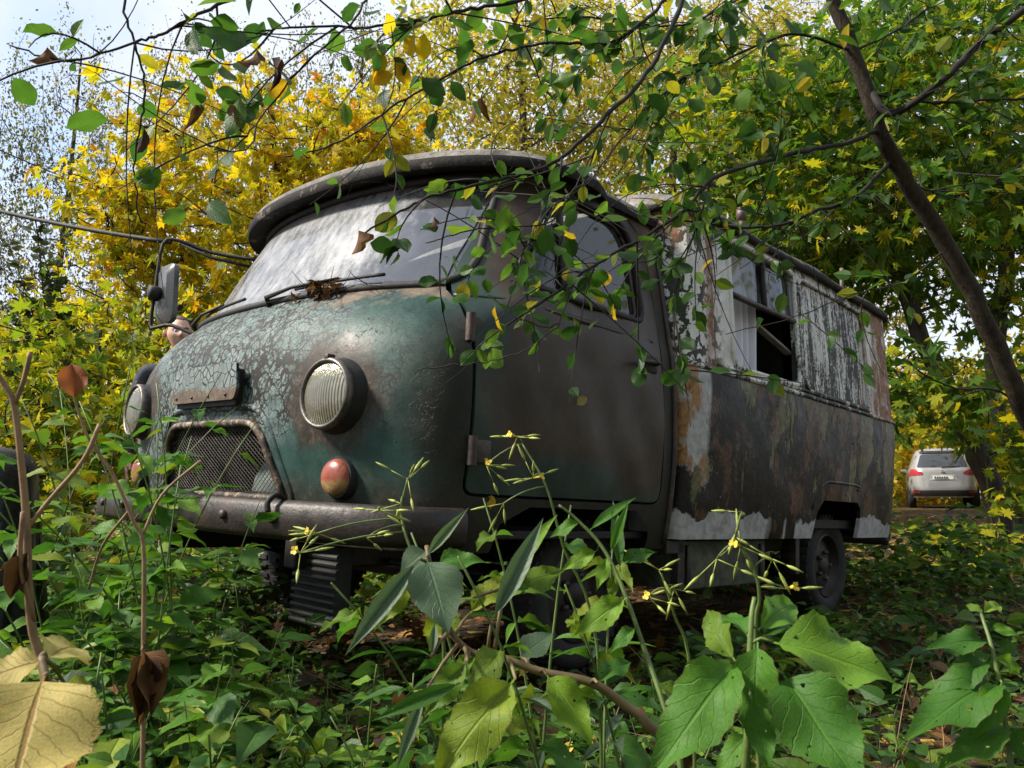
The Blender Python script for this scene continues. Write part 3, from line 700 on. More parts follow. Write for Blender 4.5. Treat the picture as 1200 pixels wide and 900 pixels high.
boxo = link(bpy.data.objects.new('box_body', None), van); boxo.empty_display_size = .1
sheet('upper_side', up, [WIN, PAN], boxP, M_BU, boxo, .07, rims=[0, .03, .014])
sheet('upper_side', up, [], mir(boxP), M_BU, boxo, .10)
pn = sheet('painted_over_panel', grow(PAN, -.003), [], lambda a, b, o: boxP(a, b, o - .012), M_BU, boxo, .07)
bead('panel_bead', grow(PAN, .006), boxP, .010, M_TRIM, pn, .002)
def warch(y): return [(sy(3.06), y), (sy(3.06), .775), (sy(3.03), .80), (sy(2.60), .80), (sy(2.56), .77), (sy(2.47), y)]
lowz = .615
low = [(SF, lowz)] + [(sy(2.47), lowz), (sy(2.52), .74), (sy(2.58), .795), (sy(3.02), .795), (sy(3.065), .76), (sy(3.065), lowz)] + [(SE, lowz), (SE, BELT - .002), (SF, BELT - .002)]
lf = lambda a, b, o: boxP(a, b, o + .004)
sheet('lower_side', low, [], lf, M_BL, boxo, .06, rims=[.02])
sheet('lower_side', low, [], mir(lf), M_BL, boxo, .10, rims=[.02])
# pressed brow over the wheel arch
ar = rounded([(sy(2.43), .70), (sy(2.47), .80), (sy(2.58), .885), (sy(3.00), .885), (sy(3.12), .85)], .06)[5:-5]
bead('arch_brow', dens(ar, .03)[:-18], boxP, .011, M_BL, boxo, -.003, 8, closed=False)
# belt trim, gutter
sb = np.linspace(-.06, LS + RC * 1.5, 60)
mb = MB(); mb.tube(boxP(sb, np.full(60, BELT + .004), np.full(60, .004)), .011, 6); mb.build('belt_trim', M_TRIM, boxo)
sb2 = np.linspace(sy(1.52), sy(3.2), 40); mb = MB(); mb.tube(boxP(sb2, np.full(40, 1.290), np.full(40, .003)), .007, 6); mb.build('sill_trim', M_TRIM, boxo)
# window of the box: frame, transom, sliding pane, curtain
wn = link(bpy.data.objects.new('box_window', None), van); wn.empty_display_size = .1
bead('frame', grow(WIN, .004), boxP, .013, M_TRIM, wn, .003, 8)
tz = 1.612
def bar(name, p0, p1, w, mat, off=-.012):
    mb = MB(); t = np.linspace(0, 1, 8)[:, None]; q = np.array(p0) * (1 - t) + np.array(p1) * t
    mb.tube(boxP(q[:, 0], q[:, 1], np.full(8, off)), w, 6); return mb.build(name, mat, wn)
bar('transom', (sy(1.657), tz), (sy(2.268), tz - .004), .013, M_RUST, -.006)
bar('mullion', (sy(1.98), tz), (sy(1.98), 1.842), .012, M_BLACK, -.008)
sheet('pane', rounded([(sy(1.659), tz), (sy(1.976), tz), (sy(1.976), 1.841), (sy(1.659), 1.841)], .02), [], lambda a, b, o: boxP(a, b, o - .018), M_LITE, wn, .08)
sheet('pane', rounded([(sy(1.984), tz), (sy(2.266), tz), (sy(2.266), 1.841), (sy(1.984), 1.841)], .02), [], lambda a, b, o: boxP(a, b, o - .018), M_LITE, wn, .08)
# curtain hangs inside: pleated cloth
u = np.linspace(0, 1, 90); vz = np.linspace(0, 1, 14); U, Vv = np.meshgrid(u, vz)
wid = .34 + .03 * np.sin(Vv * 2.2); yy = 1.66 + U * wid * (1 - .06 * (1 - Vv)) ; zz = 1.24 + Vv * .62
xx = fX(zz) - .085 - .028 * np.sin(U * 38 + Vv * .8 + 1.2 * np.sin(U * 7)) * (.7 + .3 * np.sin(U * 9)) - .008 * np.sin(U * 17 + 1) 
mb = MB().add(np.stack([xx.ravel(), yy.ravel(), zz.ravel()], -1), [(i * 90 + j, i * 90 + j + 1, (i + 1) * 90 + j + 1, (i + 1) * 90 + j) for i in range(13) for j in range(89)])
cu = mb.build('curtain', M_CURT, wn, label='hanging grey lilac curtain')
mb = MB(); mb.box((-.0, -.02, -.006), (.33, .02, .006), .003); mb.xform(Matrix.Translation((.86, 2.02, 1.60)) @ Matrix.Rotation(math.radians(75), 4, 'Z') @ Matrix.Rotation(math.radians(24), 4, 'Y')); mb.build('fallen_slat', plain('grey_bare_wood', (.33, .30, .26), .8), wn, smooth=False)
# inside of the box: lining, shelf and the wall towards the cab
MB().box((-.90, 1.34, .70), (.88, 1.36, 1.88)).build('bulkhead', M_INSIDE, boxo, smooth=False)
MB().box((-.92, 1.30, .66), (.92, 3.62, .70)).build('floor', M_INSIDE, boxo, smooth=False)
MB().box((-.3, 1.95, .70), (-.26, 3.55, 1.88)).build('partition', M_INSIDE, boxo, smooth=False)
MB().box((.0, 2.40, .70), (.86, 2.43, 1.86)).build('cupboard_side', M_INSIDE, boxo, smooth=False)
# box roof with gutter
sg_ = np.linspace(SF, SE, 120); 
G0 = boxP(sg_, np.full(120, 1.89)); Gn = boxP(sg_, np.full(120, 1.89), np.full(120, 1.0)) - G0
gp_ = [(-.01, 1.88), (.022, 1.875), (.030, 1.887), (.026, 1.910), (.012, 1.923), (-.02, 1.937)]
V = np.concatenate([np.stack([G0[:, 0] + Gn[:, 0] * a, G0[:, 1] + Gn[:, 1] * a, np.full(120, b) + .006 * np.sin(sg_ * 7) * (b > 1.9)], -1) for a, b in gp_])
for mirx in (1, -1):
    MB().add(V * np.array([mirx, 1, 1]), [(i * 120 + j, i * 120 + j + 1, (i + 1) * 120 + j + 1, (i + 1) * 120 + j) for i in range(5) for j in range(119)]).build('gutter', M_MOSS, boxo)
rows = []
top = V[-120:]
for r in np.linspace(0, 1, 10):
    P = top.copy(); P[:, 0] = top[:, 0] * (1 - r); P[:, 1] = top[:, 1] + (np.clip(top[:, 1], 1.45, 3.35) - top[:, 1]) * np.sin(r * math.pi / 2); P[:, 2] = top[:, 2] + .155 * np.sin(r * math.pi / 2) ** .8; rows.append(P)
V = np.concatenate(rows); R_ = MB()
F = [(i * 120 + j, i * 120 + j + 1, (i + 1) * 120 + j + 1, (i + 1) * 120 + j) for i in range(9) for j in range(119)]
R_.add(V, F); R_.add(V * np.array([-1, 1, 1]), F); R_.build('box_roof', M_MOSS, boxo)
MB().box((-.86, 3.56, .66), (.86, 3.58, 1.88)).build('rear_lining', M_INSIDE, boxo, smooth=False)
mb = MB(); pv = np.array([.62, 2.45, 1.98]); mb.tube([pv, pv + (0, 0, .10), pv + (.002, 0, .27)], [.019, .016, .015], 10); mb.tube([pv + (0, 0, .25), pv + (0, 0, .31)], .026, 10); mb.build('roof_vent_pipe', m_rust('orange_rusty_pipe', 2.2), van)
mb = MB(); pv = np.array([.80, 3.35, 1.94]); mb.tube([pv, pv + (0, 0, .22)], .012, 8); mb.build('roof_post', m_rust('orange_rusty_post', 2.2), van)
# side locker and sill below the box
mb = MB(); mb.box((.62, 1.42, .42), (.90, 2.15, .605), .01); lk = mb.build('side_locker', plain('mossy_grey_locker_steel', (.07, .075, .05), .7, var=.7, scale=18), van, auto=40)
for yq in (1.46, 2.08): MB().box((.895, yq, .44), (.912, yq + .03, .59), .004).build('strap', M_DRUST, lk, auto=40)
MB().box((.60, 1.28, .56), (.93, 1.40, .61), .004).build('mounting_bracket', M_DRUST, van, smooth=False)
mb = MB(); mb.tube([(-.85, 3.62, .60), (.93, 3.66, .60)], .035, 10); mb.build('rear_crossmember', M_DRUST, van)
for (yq, zq) in ((1.38, .60), (2.42, .60)): MB().box((.90, yq - .02, .45), (.93, yq + .02, .62)).build('hanger', M_DRUST, van, smooth=False)

# cab inside
def seat(x):
    s_ = link(bpy.data.objects.new('seat', None), van); s_.empty_display_size = .1
    MB().box((x - .24, .62, .80), (x + .24, 1.10, .95), .05).build('cushion', M_SEATV, s_)
    mb = MB().box((-.23, -.06, 0), (.23, .06, .62), .05); mb.xform(Matrix.Translation((x, 1.08, .93)) @ Matrix.Rotation(math.radians(-10), 4, 'X')); mb.build('backrest', M_SEATV, s_)
    mb = MB().box((-.14, -.045, 0), (.14, .045, .20), .04); mb.xform(Matrix.Translation((x, 1.18, 1.57)) @ Matrix.Rotation(math.radians(-6), 4, 'X')); mb.build('headrest', M_SEATV, s_)
seat(.50); seat(-.50)
MB().box((-.28, .35, .64), (.28, 1.15, .98), .06).build('engine_cover', M_INSIDE, van)
MB().box((-.78, .36, 1.20), (.78, .50, 1.335), .03).build('dashboard', M_INSIDE, van)
a = np.linspace(0, 2 * math.pi, 33); M = axis_M((.50, .60, 1.31), (0, .55, 1)); c = np.stack([.20 * np.cos(a), .20 * np.sin(a), 0 * a, 0 * a + 1], -1) @ np.array(M).T
mb = MB(); mb.tube(c[:, :3], .013, 8, cap=False); mb.tube([c[4, :3], c[20, :3]], .01, 6); mb.tube([(.50, .60, 1.31), (.5, .44, 1.02)], .018, 8); mb.build('steering_wheel', M_BLACK, van)
MB().box((-.78, 1.235, .64), (.78, 1.25, 1.84)).build('cab_rear_wall', M_INSIDE, van, smooth=False)

# wipers with the heap of dead leaves caught on them
def wiper(x0, x1):
    q = lambda x, z, o: cabP(np.array(s_of_x(x, z)), np.array(z), np.array(o))
    mb = MB(); mb.tube([q(x0, 1.345, .0), q(x0, 1.352, .03), q((x0 * .6 + x1 * .4), 1.372, .035), q(x1, 1.392, .022)], [.012, .009, .006, .005], 6)
    xs = np.linspace(x1 - .20, x1 + .17, 12); mb.tube([q(x, 1.388 + (x - x1) * .03, .016) for x in xs], .006, 5); mb.build('wiper', M_BLACK, van)
wiper(.08, .40); wiper(-.62, -.30)
# far door mirror on its tube bracket
mir_ = link(bpy.data.objects.new('wing_mirror', None), van); mir_.empty_display_size = .1
mb = MB(); mb.tube(smooth_path([(-.82, .56, 1.77), (-1.00, .40, 1.80), (-1.10, .29, 1.845), (-1.145, .235, 1.825), (-1.15, .225, 1.62), (-1.15, .22, 1.44), (-1.10, .23, 1.425), (-1.02, .26, 1.43), (-.90, .34, 1.375)], 3), .0085, 8)
mb.tube([(-.82, .56, 1.73), (-1.0, .40, 1.775), (-1.10, .292, 1.835)], .0075, 6); mb.build('bracket', M_BLACK, mir_)
M = axis_M((-1.105, .255, 1.585), (.05, 1, .05)); 
rp = rounded([(-.085, -.135), (.085, -.135), (.085, .135), (-.085, .135)], .04)
def slab(poly, z0, z1, sc=1.0):
    n = len(poly); V = np.vstack([np.c_[poly, np.full(n, z0)], np.c_[poly * sc, np.full(n, z1)]]); return V, [tuple(reversed(range(n))), tuple(range(n, 2 * n))] + [(i, (i + 1) % n, n + (i + 1) % n, n + i) for i in range(n)]
mb = MB(); mb.add(*slab(rp, .0, .022)); mb.add(*slab(rp, -.0005, -.025, .72)); mb.xform(M); mb.build('housing', plain('grey_mirror_plastic', (.10, .10, .10), .28), mir_, auto=40)
mb = MB(); mb.add(*slab(rp * .9, .0225, .0245)); mb.xform(M); mb.build('mirror_glass', plain('silvered_glass', (.75, .77, .8), .08, 1.0, .05), mir_, smooth=False)
mb = MB(); mb.lathe([(.03, -.075), (.03, -.045), (.022, -.02)], 12, M); mb.lathe([(.026, -.03), (.026, .03)], 12, axis_M((-1.15, .222, 1.585), (0, 0, 1))); mb.build('clamp', M_RUBBER, mir_)
# drip rail behind the door, seam strip at the cab back
zl = np.linspace(.60, 1.90, 30); mb = MB(); mb.tube(cabP(np.full(30, 1.985), zl, np.full(30, .004)), .010, 6); mb.build('rear_seam', M_RUST, cab)
# ================================================================== foliage kit
def leaf_tpl(rows=6, cols=4, width=.5, peak=.38, tip=1.3, fold=.12, droop=.15, wave=0.0, serr=0.0, petiole=0.0):
    """leaf along +y, unit length, normal +z; returns verts, tris, uv"""
    v = np.linspace(0, 1, rows + 1); a = peak
    prof = np.where(v < a, np.sin(np.clip(v / a, 0, 1) * math.pi / 2) ** .75, np.cos(np.clip((v - a) / (1 - a), 0, 1) * math.pi / 2) ** tip)
    prof = np.maximum(prof, .015) * width / 2
    if serr: prof = prof * (1 + serr * np.where(np.arange(rows + 1) % 2, 1, -1) * (prof > .05))
    u = np.linspace(-1, 1, cols + 1); V = []; UV = []
    for i, vv in enumerate(v):
        for uu in u:
            x = uu * prof[i]; z = fold * abs(x) * 2 - droop * vv * vv + wave * math.sin(vv * 9) * abs(uu) * prof[i]
            V.append((x, vv - .15 * droop * vv * vv, z)); UV.append((uu, vv))
    c = cols + 1
    T = [t for i in range(rows) for j in range(cols) for t in ((i * c + j, i * c + j + 1, (i + 1) * c + j + 1), (i * c + j, (i + 1) * c + j + 1, (i + 1) * c + j))]
    V = np.array(V); UV = np.array(UV)
    if petiole:
        V = V * np.array([1, 1 - petiole, 1]) + np.array([0, petiole, 0]); w = .008
        n = len(V); V = np.vstack([V, [(-w, 0, 0), (w, 0, 0), (w, petiole * 1.05, 0), (-w, petiole * 1.05, 0)]]); UV = np.vstack([UV, [(0, 0)] * 4]); T += [(n, n + 1, n + 2), (n, n + 2, n + 3)]
    return V, np.array(T), UV
def maple_tpl(fine=True, fold=.10, petiole=.35):
    """five lobed leaf about its stalk joint; tip along +y"""
    R = [(0, -.02), (14, .36), (22, .30), (34, .46), (44, .60), (52, .46), (62, .40), (74, .52), (86, .72), (94, .93), (102, .74), (113, .52), (124, .44), (132, .62), (143, .80), (152, .98)] if fine else \
        [(0, -.02), (34, .58), (60, .38), (90, .88), (120, .42), (150, .92)]
    # angles measured from straight down (stalk) round to the tip at 180
    pts = [(math.sin(math.radians(a)) * r, -math.cos(math.radians(a)) * r) for a, r in R[1:]]
    tipc = [(0.16, .55), (0.07, .80), (0, 1.05)] if fine else [(.10, .60), (0, 1.05)]
    right = pts[:-1] + [(pts[-1][0] * .95, pts[-1][1] * .95)] + tipc if fine else pts + tipc
    left = [(-x, y) for x, y in right[-2::-1]]
    out = right + left; V = [(0, 0, 0)] + [(x * .62, y * .62, -fold * (x * x + max(y, 0) ** 2) + fold * .9 * abs(x) * .5) for x, y in out]
    n = len(out); T = [(0, i + 1, i + 2) for i in range(n - 1)]
    UV = [(0, 0)] + [(x, max(0, y)) for x, y in out]
    V = np.array(V); UV = np.array(UV); w = .009
    m = len(V); V = np.vstack([V, [(-w, -petiole, 0.03), (w, -petiole, 0.03), (w, 0, 0), (-w, 0, 0)]]); UV = np.vstack([UV, [(0, 0)] * 4]); T += [(m, m + 1, m + 2), (m, m + 2, m + 3)]
    V[:, 1] += petiole; return V, np.array(T), UV
def unit(a): return a / (np.linalg.norm(a, axis=-1, keepdims=True) + 1e-9)
def spread(tpl, pos, yd, nd, size, rnd):
    """all leaves of one mass as one set of arrays"""
    tv, tt, tu = tpl; K = len(pos); yd = unit(yd); x = unit(np.cross(yd, nd)); z = np.cross(x, yd)
    V = pos[:, None] + size[:, None, None] * (tv[None, :, 0:1] * x[:, None] + tv[None, :, 1:2] * yd[:, None] + tv[None, :, 2:3] * z[:, None])
    n = len(tv); F = (tt[None] + (np.arange(K) * n)[:, None, None]).reshape(-1, 3)
    return V.reshape(-1, 3), F, np.repeat(rnd, n), np.tile(tu, (K, 1))
def leafmass(name, parts, mat, parent=None, kind='stuff', label=None, cat=None):
    Vs, Fs, Rs, Us = [], [], [], []; b = 0
    for V, F, R, U in parts: Vs.append(V); Fs.append(F + b); Rs.append(R); Us.append(U); b += len(V)
    me = mesh_raw(name, np.concatenate(Vs), np.concatenate(Fs), mat, False, np.concatenate(Rs), np.concatenate(Us))
    o = obj(name, me, parent, kind); tag(o, label, cat); return o
def rdir(K, up=0.0, r=rng):
    d = r.normal(size=(K, 3)); d[:, 2] += up; return unit(d)
def m_leaf(name, stops, trans=.4, vein=.5, rough=.45, spots=.25, obj_random=False, tboost=1.35, veinmul=(1.55, 1.5, 1.4), holes=0):
    """stops: colours chosen leaf by leaf; veins and blotches inside each"""
    k = NT(name)
    rv = k.attr('rnd')
    if obj_random: rv = k.n('ShaderNodeObjectInfo').outputs['Random']
    c = k.ramp(rv, stops)
    lu = k.n('ShaderNodeSeparateXYZ'); k.put(lu, 0, k.attr('luv', 'Vector')); u, v = lu.outputs[0], lu.outputs[1]
    au = k.math('ABSOLUTE', u)
    side = k.math('ABSOLUTE', k.math('SUBTRACT', k.math('FRACT', k.math('ADD', k.math('MULTIPLY_ADD', v, 8.0, k.math('MULTIPLY', k.math('POWER', au, .8), -2.4)), k.math('MULTIPLY', k.noise(k.co('Object'), 5, 2), 1.1))), .5))
    sv = k.step(side, .07, .0); mid = k.step(au, .07, .02); ve = k.math('MAXIMUM', mid, k.math('MULTIPLY', sv, .55))
    geo = k.co('Object'); blot = k.noise(geo, 55, 4, .65)
    c = k.mix(k.math('MULTIPLY', k.step(blot, .35, .7), .55), c, k.mix(1.0, c, (.60, .62, .5), 'MULTIPLY'))
    yel = k.step(k.noise(geo, 9, 4, .6), .56, .72); c = k.mix(k.math('MULTIPLY', yel, .35 if spots else 0.0), c, k.mix(1.0, c, (1.9, 1.35, .8), 'MULTIPLY'))
    edge = k.step(k.math('MULTIPLY_ADD', k.math('SUBTRACT', blot, .5), .9, au), .92, 1.08); c = k.mix(k.math('MULTIPLY', edge, .65 if spots else 0.0), c, (.10, .06, .022))
    if spots: c = k.mix(k.math('MULTIPLY', k.step(k.noise(geo, 48, 3, .55), .68, .71), spots * 1.6), c, (.075, .045, .018))
    if spots: c = k.mix(k.math('MULTIPLY', k.step(k.noise(geo, 130, 2, .5), .70, .74), spots * 2), c, (.06, .035, .015))
    cv = k.mix(k.math('MULTIPLY', ve, vein), c, k.mix(1.0, c, veinmul, 'MULTIPLY'))
    h = k.math('SUBTRACT', k.math('MULTIPLY', blot, .25), k.math('MULTIPLY', ve, .6))
    b = k.bsdf(cv, rough, 0, .22, k.bump(h, .6, .003))
    t = k.n('ShaderNodeBsdfTranslucent'); tc_ = k.mix(1.0, c, (1.15 * tboost, 1.2 * tboost, .75 * tboost), 'MULTIPLY'); k.put(t, 'Color', tc_)
    sh = k.shmix(trans, b, t.outputs[0])
    if holes:
        tr = k.n('ShaderNodeBsdfTransparent'); hv_ = k.math('MULTIPLY', k.math('GREATER_THAN', k.noise(geo, 15, 2, .4), .70), k.math('GREATER_THAN', au, .12)); sh = k.shmix(hv_, sh, tr.outputs[0])
    return k.done(sh)
def m_bark(name, c, scale=14, rib=5):
    k = NT(name); v = k.co(scale=(scale, scale, scale / rib)); a = k.noise(v, 1.6, 7, .7, .6); b = k.noise(k.co(), 5, 5, .7)
    col = k.ramp(a, [(.3, tuple(x * .35 for x in c)), (.55, c), (.8, tuple(min(1, x * 1.8) for x in c))])
    col = k.mix(k.math('MULTIPLY', k.step(b, .52, .68), .55), col, (.055, .065, .03))
    return k.done(k.bsdf(col, .85, 0, .2, k.bump(a, .9, .012)))
B_DARK = m_bark('dark_maple_bark', (.05, .042, .034)); B_BROWN = m_bark('brown_bark', (.046, .034, .024), 42, 3); B_TWIG = plain('dark_twig_bark', (.017, .0135, .011), .8)
k = NT('birch_bark'); a = k.noise(k.co(scale=(5, 5, 16)), 1.5, 6, .7); B_BIRCH = k.done(k.bsdf(k.ramp(a, [(.36, (.03, .028, .025)), (.48, (.30, .29, .27)), (.8, (.55, .54, .51))]), .8, 0, .2, k.bump(a, .4, .01)))
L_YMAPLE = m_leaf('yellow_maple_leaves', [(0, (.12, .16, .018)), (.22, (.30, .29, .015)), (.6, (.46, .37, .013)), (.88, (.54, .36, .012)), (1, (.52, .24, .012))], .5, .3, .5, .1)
L_YGMAPLE = m_leaf('yellow_green_maple_leaves', [(0, (.06, .12, .015)), (.35, (.15, .21, .015)), (.65, (.32, .31, .015)), (1, (.52, .39, .012))], .5, .3, .5, .1)
L_GMAPLE = m_leaf('green_maple_leaves', [(0, (.032, .08, .012)), (.4, (.075, .15, .014)), (.72, (.14, .205, .016)), (.9, (.32, .31, .016)), (1, (.50, .38, .013))], .5, .3, .5, .1)
L_BIRCH = m_leaf('grey_green_birch_leaves', [(0, (.05, .065, .03)), (.5, (.11, .13, .05)), (.8, (.22, .21, .06)), (1, (.40, .32, .06))], .35, .1, .5, 0)
L_LIME = m_leaf('golden_lime_leaves', [(0, (.14, .17, .03)), (.3, (.32, .30, .04)), (.7, (.46, .38, .05)), (1, (.48, .30, .04))], .5, .1, .5, 0)
L_WOOD = m_leaf('autumn_wood_leaves', [(0, (.06, .10, .015)), (.35, (.20, .22, .02)), (.6, (.46, .36, .02)), (.85, (.60, .40, .02)), (1, (.50, .22, .02))], .45, .1, .5, 0)
L_OVAL = m_leaf('oval_green_leaves', [(0, (.028, .075, .018)), (.5, (.05, .13, .02)), (.85, (.10, .19, .025)), (.975, (.14, .21, .03)), (1, (.38, .25, .02))], .42, .35, .38, .25, True)
L_OVALJ = m_leaf('small_oval_green_leaves', [(0, (.025, .065, .016)), (.5, (.05, .12, .02)), (.85, (.10, .18, .022)), (1, (.42, .32, .02))], .42, .3, .4, .1)
L_HERB = m_leaf('herb_leaves', [(0, (.035, .105, .014)), (.4, (.055, .155, .018)), (.75, (.095, .21, .022)), (1, (.16, .27, .025))], .34, .55, .50, .4, True, holes=1)
L_HERBJ = m_leaf('undergrowth_leaves', [(0, (.05, .028, .014)), (.045, (.03, .04, .016)), (.08, (.024, .062, .016)), (.4, (.045, .115, .022)), (.75, (.10, .19, .026)), (.93, (.20, .26, .03)), (1, (.42, .34, .04))], .34, .5, .42, .25)
L_YHERB = m_leaf('lime_yellow_herb_leaves', [(0, (.085, .165, .02)), (.6, (.16, .23, .022)), (1, (.22, .26, .03))], .36, .5, .5, .5, True, 1.1, holes=1)
L_DRY = m_leaf('withered_brown_leaves', [(0, (.035, .018, .010)), (.5, (.10, .05, .025)), (1, (.20, .10, .045))], .2, .3, .7, .3, True)
L_PALE = m_leaf('yellowing_mottled_leaves', [(0, (.36, .31, .10)), (.6, (.46, .37, .12)), (1, (.32, .31, .10))], .30, .85, .55, .8, True, veinmul=(.62, .42, .40))
L_LITTER = m_leaf('fallen_leaves', [(0, (.035, .020, .012)), (.3, (.085, .045, .022)), (.55, (.18, .085, .028)), (.8, (.34, .19, .05)), (1, (.55, .38, .07))], .15, .3, .7, .2)
L_WILLOW = m_leaf('grey_silhouette_leaves', [(0, (.03, .045, .02)), (1, (.08, .10, .04))], .3, .2, .5, 0)
M_STEM = plain('green_stem', (.085, .13, .03), .5, var=.4, scale=20); M_DSTEM = plain('dry_brown_stem', (.20, .125, .065), .7, var=.4, scale=24); M_RSTEM = plain('reddish_stem', (.14, .10, .045), .6, var=.4)
def G_(n): return bpy.data.materials[n]
LEAFOBJ = {}
def leaf_variant(mat, stops):
    LEAFOBJ[mat.name] = m_leaf('single_' + mat.name, stops, .5, .3, .5, .1, True)
leaf_variant(L_YMAPLE, [(0, (.12, .16, .018)), (.22, (.30, .29, .015)), (.6, (.46, .37, .013)), (.88, (.54, .36, .012)), (1, (.52, .24, .012))])
leaf_variant(L_YGMAPLE, [(0, (.06, .12, .015)), (.35, (.15, .21, .015)), (.65, (.32, .31, .015)), (1, (.52, .39, .012))])
leaf_variant(L_GMAPLE, [(0, (.032, .08, .012)), (.4, (.075, .15, .014)), (.72, (.14, .205, .016)), (.9, (.32, .31, .016)), (1, (.50, .38, .013))])
T_D = (np.array([(0, 0, 0), (-.30, .48, .07), (0, 1, -.04), (.30, .48, .07)]), np.array([(0, 1, 2), (0, 2, 3)]), np.array([(0, 0), (-1, .5), (0, 1), (1, .5)]))
T_Q = leaf_tpl(2, 2, .62, .45, .9, .15, .1); T_M = maple_tpl(False); T_MF = maple_tpl(True); T_MV = [maple_tpl(False, .12), maple_tpl(False, .55), maple_tpl(False, -.35), maple_tpl(False, .9, .2)]; T_OV = leaf_tpl(4, 2, .56, .45, .8, .18, .12); T_HB = leaf_tpl(5, 2, .5, .34, 1.4, .2, .22)

# ================================================================== ground
k = NT('woodland_floor'); v = k.co(); a = k.noise(v, 1.1, 6, .65); b = k.noise(v, 14, 6, .75); ce = k.vor(v, 17, out='Color'); cd = k.vor(v, 17, 'DISTANCE_TO_EDGE')
soil = k.ramp(b, [(.3, (.012, .009, .006)), (.6, (.035, .026, .017)), (.8, (.06, .045, .028))])
lf_ = k.ramp(k.xyz(ce)[0], [(0, (.03, .018, .010)), (.4, (.085, .045, .02)), (.7, (.20, .11, .035)), (1, (.40, .26, .06))])
f = k.math('MULTIPLY', k.step(k.xyz(ce)[1], .35, .5), k.step(cd, .01, .05))
M_GROUND = k.done(k.bsdf(k.mix(k.math('MULTIPLY', f, k.step(a, .32, .55)), soil, lf_), .9, 0, .2, k.bump(k.math('ADD', b, cd), .9, .03)))
xs = np.concatenate([-np.geomspace(120, 6, 26), np.linspace(-5.5, 5.5, 70), np.geomspace(6, 120, 26)]); ys = np.concatenate([np.linspace(-6, -.5, 12), np.linspace(-.2, 8, 60), np.geomspace(8.3, 160, 40)])
X, Y = np.meshgrid(xs, ys); n = len(xs); ij = np.arange(len(ys) - 1)[:, None] * n + np.arange(n - 1)[None]
Fq = np.stack([ij, ij + 1, ij + n + 1, ij + n], -1).reshape(-1, 4)
g = obj('ground', mesh_raw('ground', np.stack([X.ravel(), Y.ravel(), gh(X, Y).ravel()], -1), Fq, M_GROUND, True), kind='structure')
# fallen leaves over it
K = 15000; y = rng.power(1.0, K) * 17 + .6; x = (rng.random(K) - .42) * (2.2 + y * 1.35); pos = np.stack([x, y, gh(x, y) + rng.random(K) * .03 + .004], -1)
nd = rdir(K, 2.2); yd = rdir(K) * np.array([1, 1, .3]); rv = np.clip(rng.random(K) * .75 + np.clip((y - 4) / 10, 0, .3), 0, 1)
leafmass('fallen_leaves', [spread(T_M, pos[:9000], yd[:9000], nd[:9000], rng.uniform(.05, .11, 9000), rv[:9000]), spread(T_OV, pos[9000:], yd[9000:], nd[9000:], rng.uniform(.04, .08, K - 9000), rv[9000:])], L_LITTER,
         label='brown and yellow fallen leaves covering the woodland floor', cat='leaf litter')

# ================================================================== trees
def bez(p0, p1, p2, k=8):
    t = np.linspace(0, 1, k + 1)[:, None]; return (1 - t) ** 2 * p0 + 2 * t * (1 - t) * p1 + t * t * p2
def near_pt(pool, q):
    d = np.linalg.norm(pool[:, :3] - q + np.maximum(pool[:, 2:3] - q[2] + .2, 0) * np.array([[0, 0, 1.5]]), axis=1); return pool[int(np.argmin(d))]
tpl_fine = [maple_tpl(True, f, p) for f, p in ((.10, .35), (.22, .30), (-.05, .40))]
_lm = {}
def lmeshes(tpls, mat):
    if mat.name not in _lm: _lm[mat.name] = [mesh_raw('maple_leaf', V, T, mat, True, None, U) for V, T, U in tpls]
    return _lm[mat.name]
def clear_view(p):
    """gap in the foliage through which the track and the car show"""
    dx, dy, dz = p[:, 0], p[:, 1], p[:, 2] - CAM_H; zc = dy * math.cos(PITCH) + dz * math.sin(PITCH); yc = dy * math.sin(PITCH) - dz * math.cos(PITCH)
    px, py = 600 + F_PX * dx / zc, 450 + F_PX * yc / zc
    return ~((px > 1050) & (px < 1158) & (py > 522) & (py < 612))
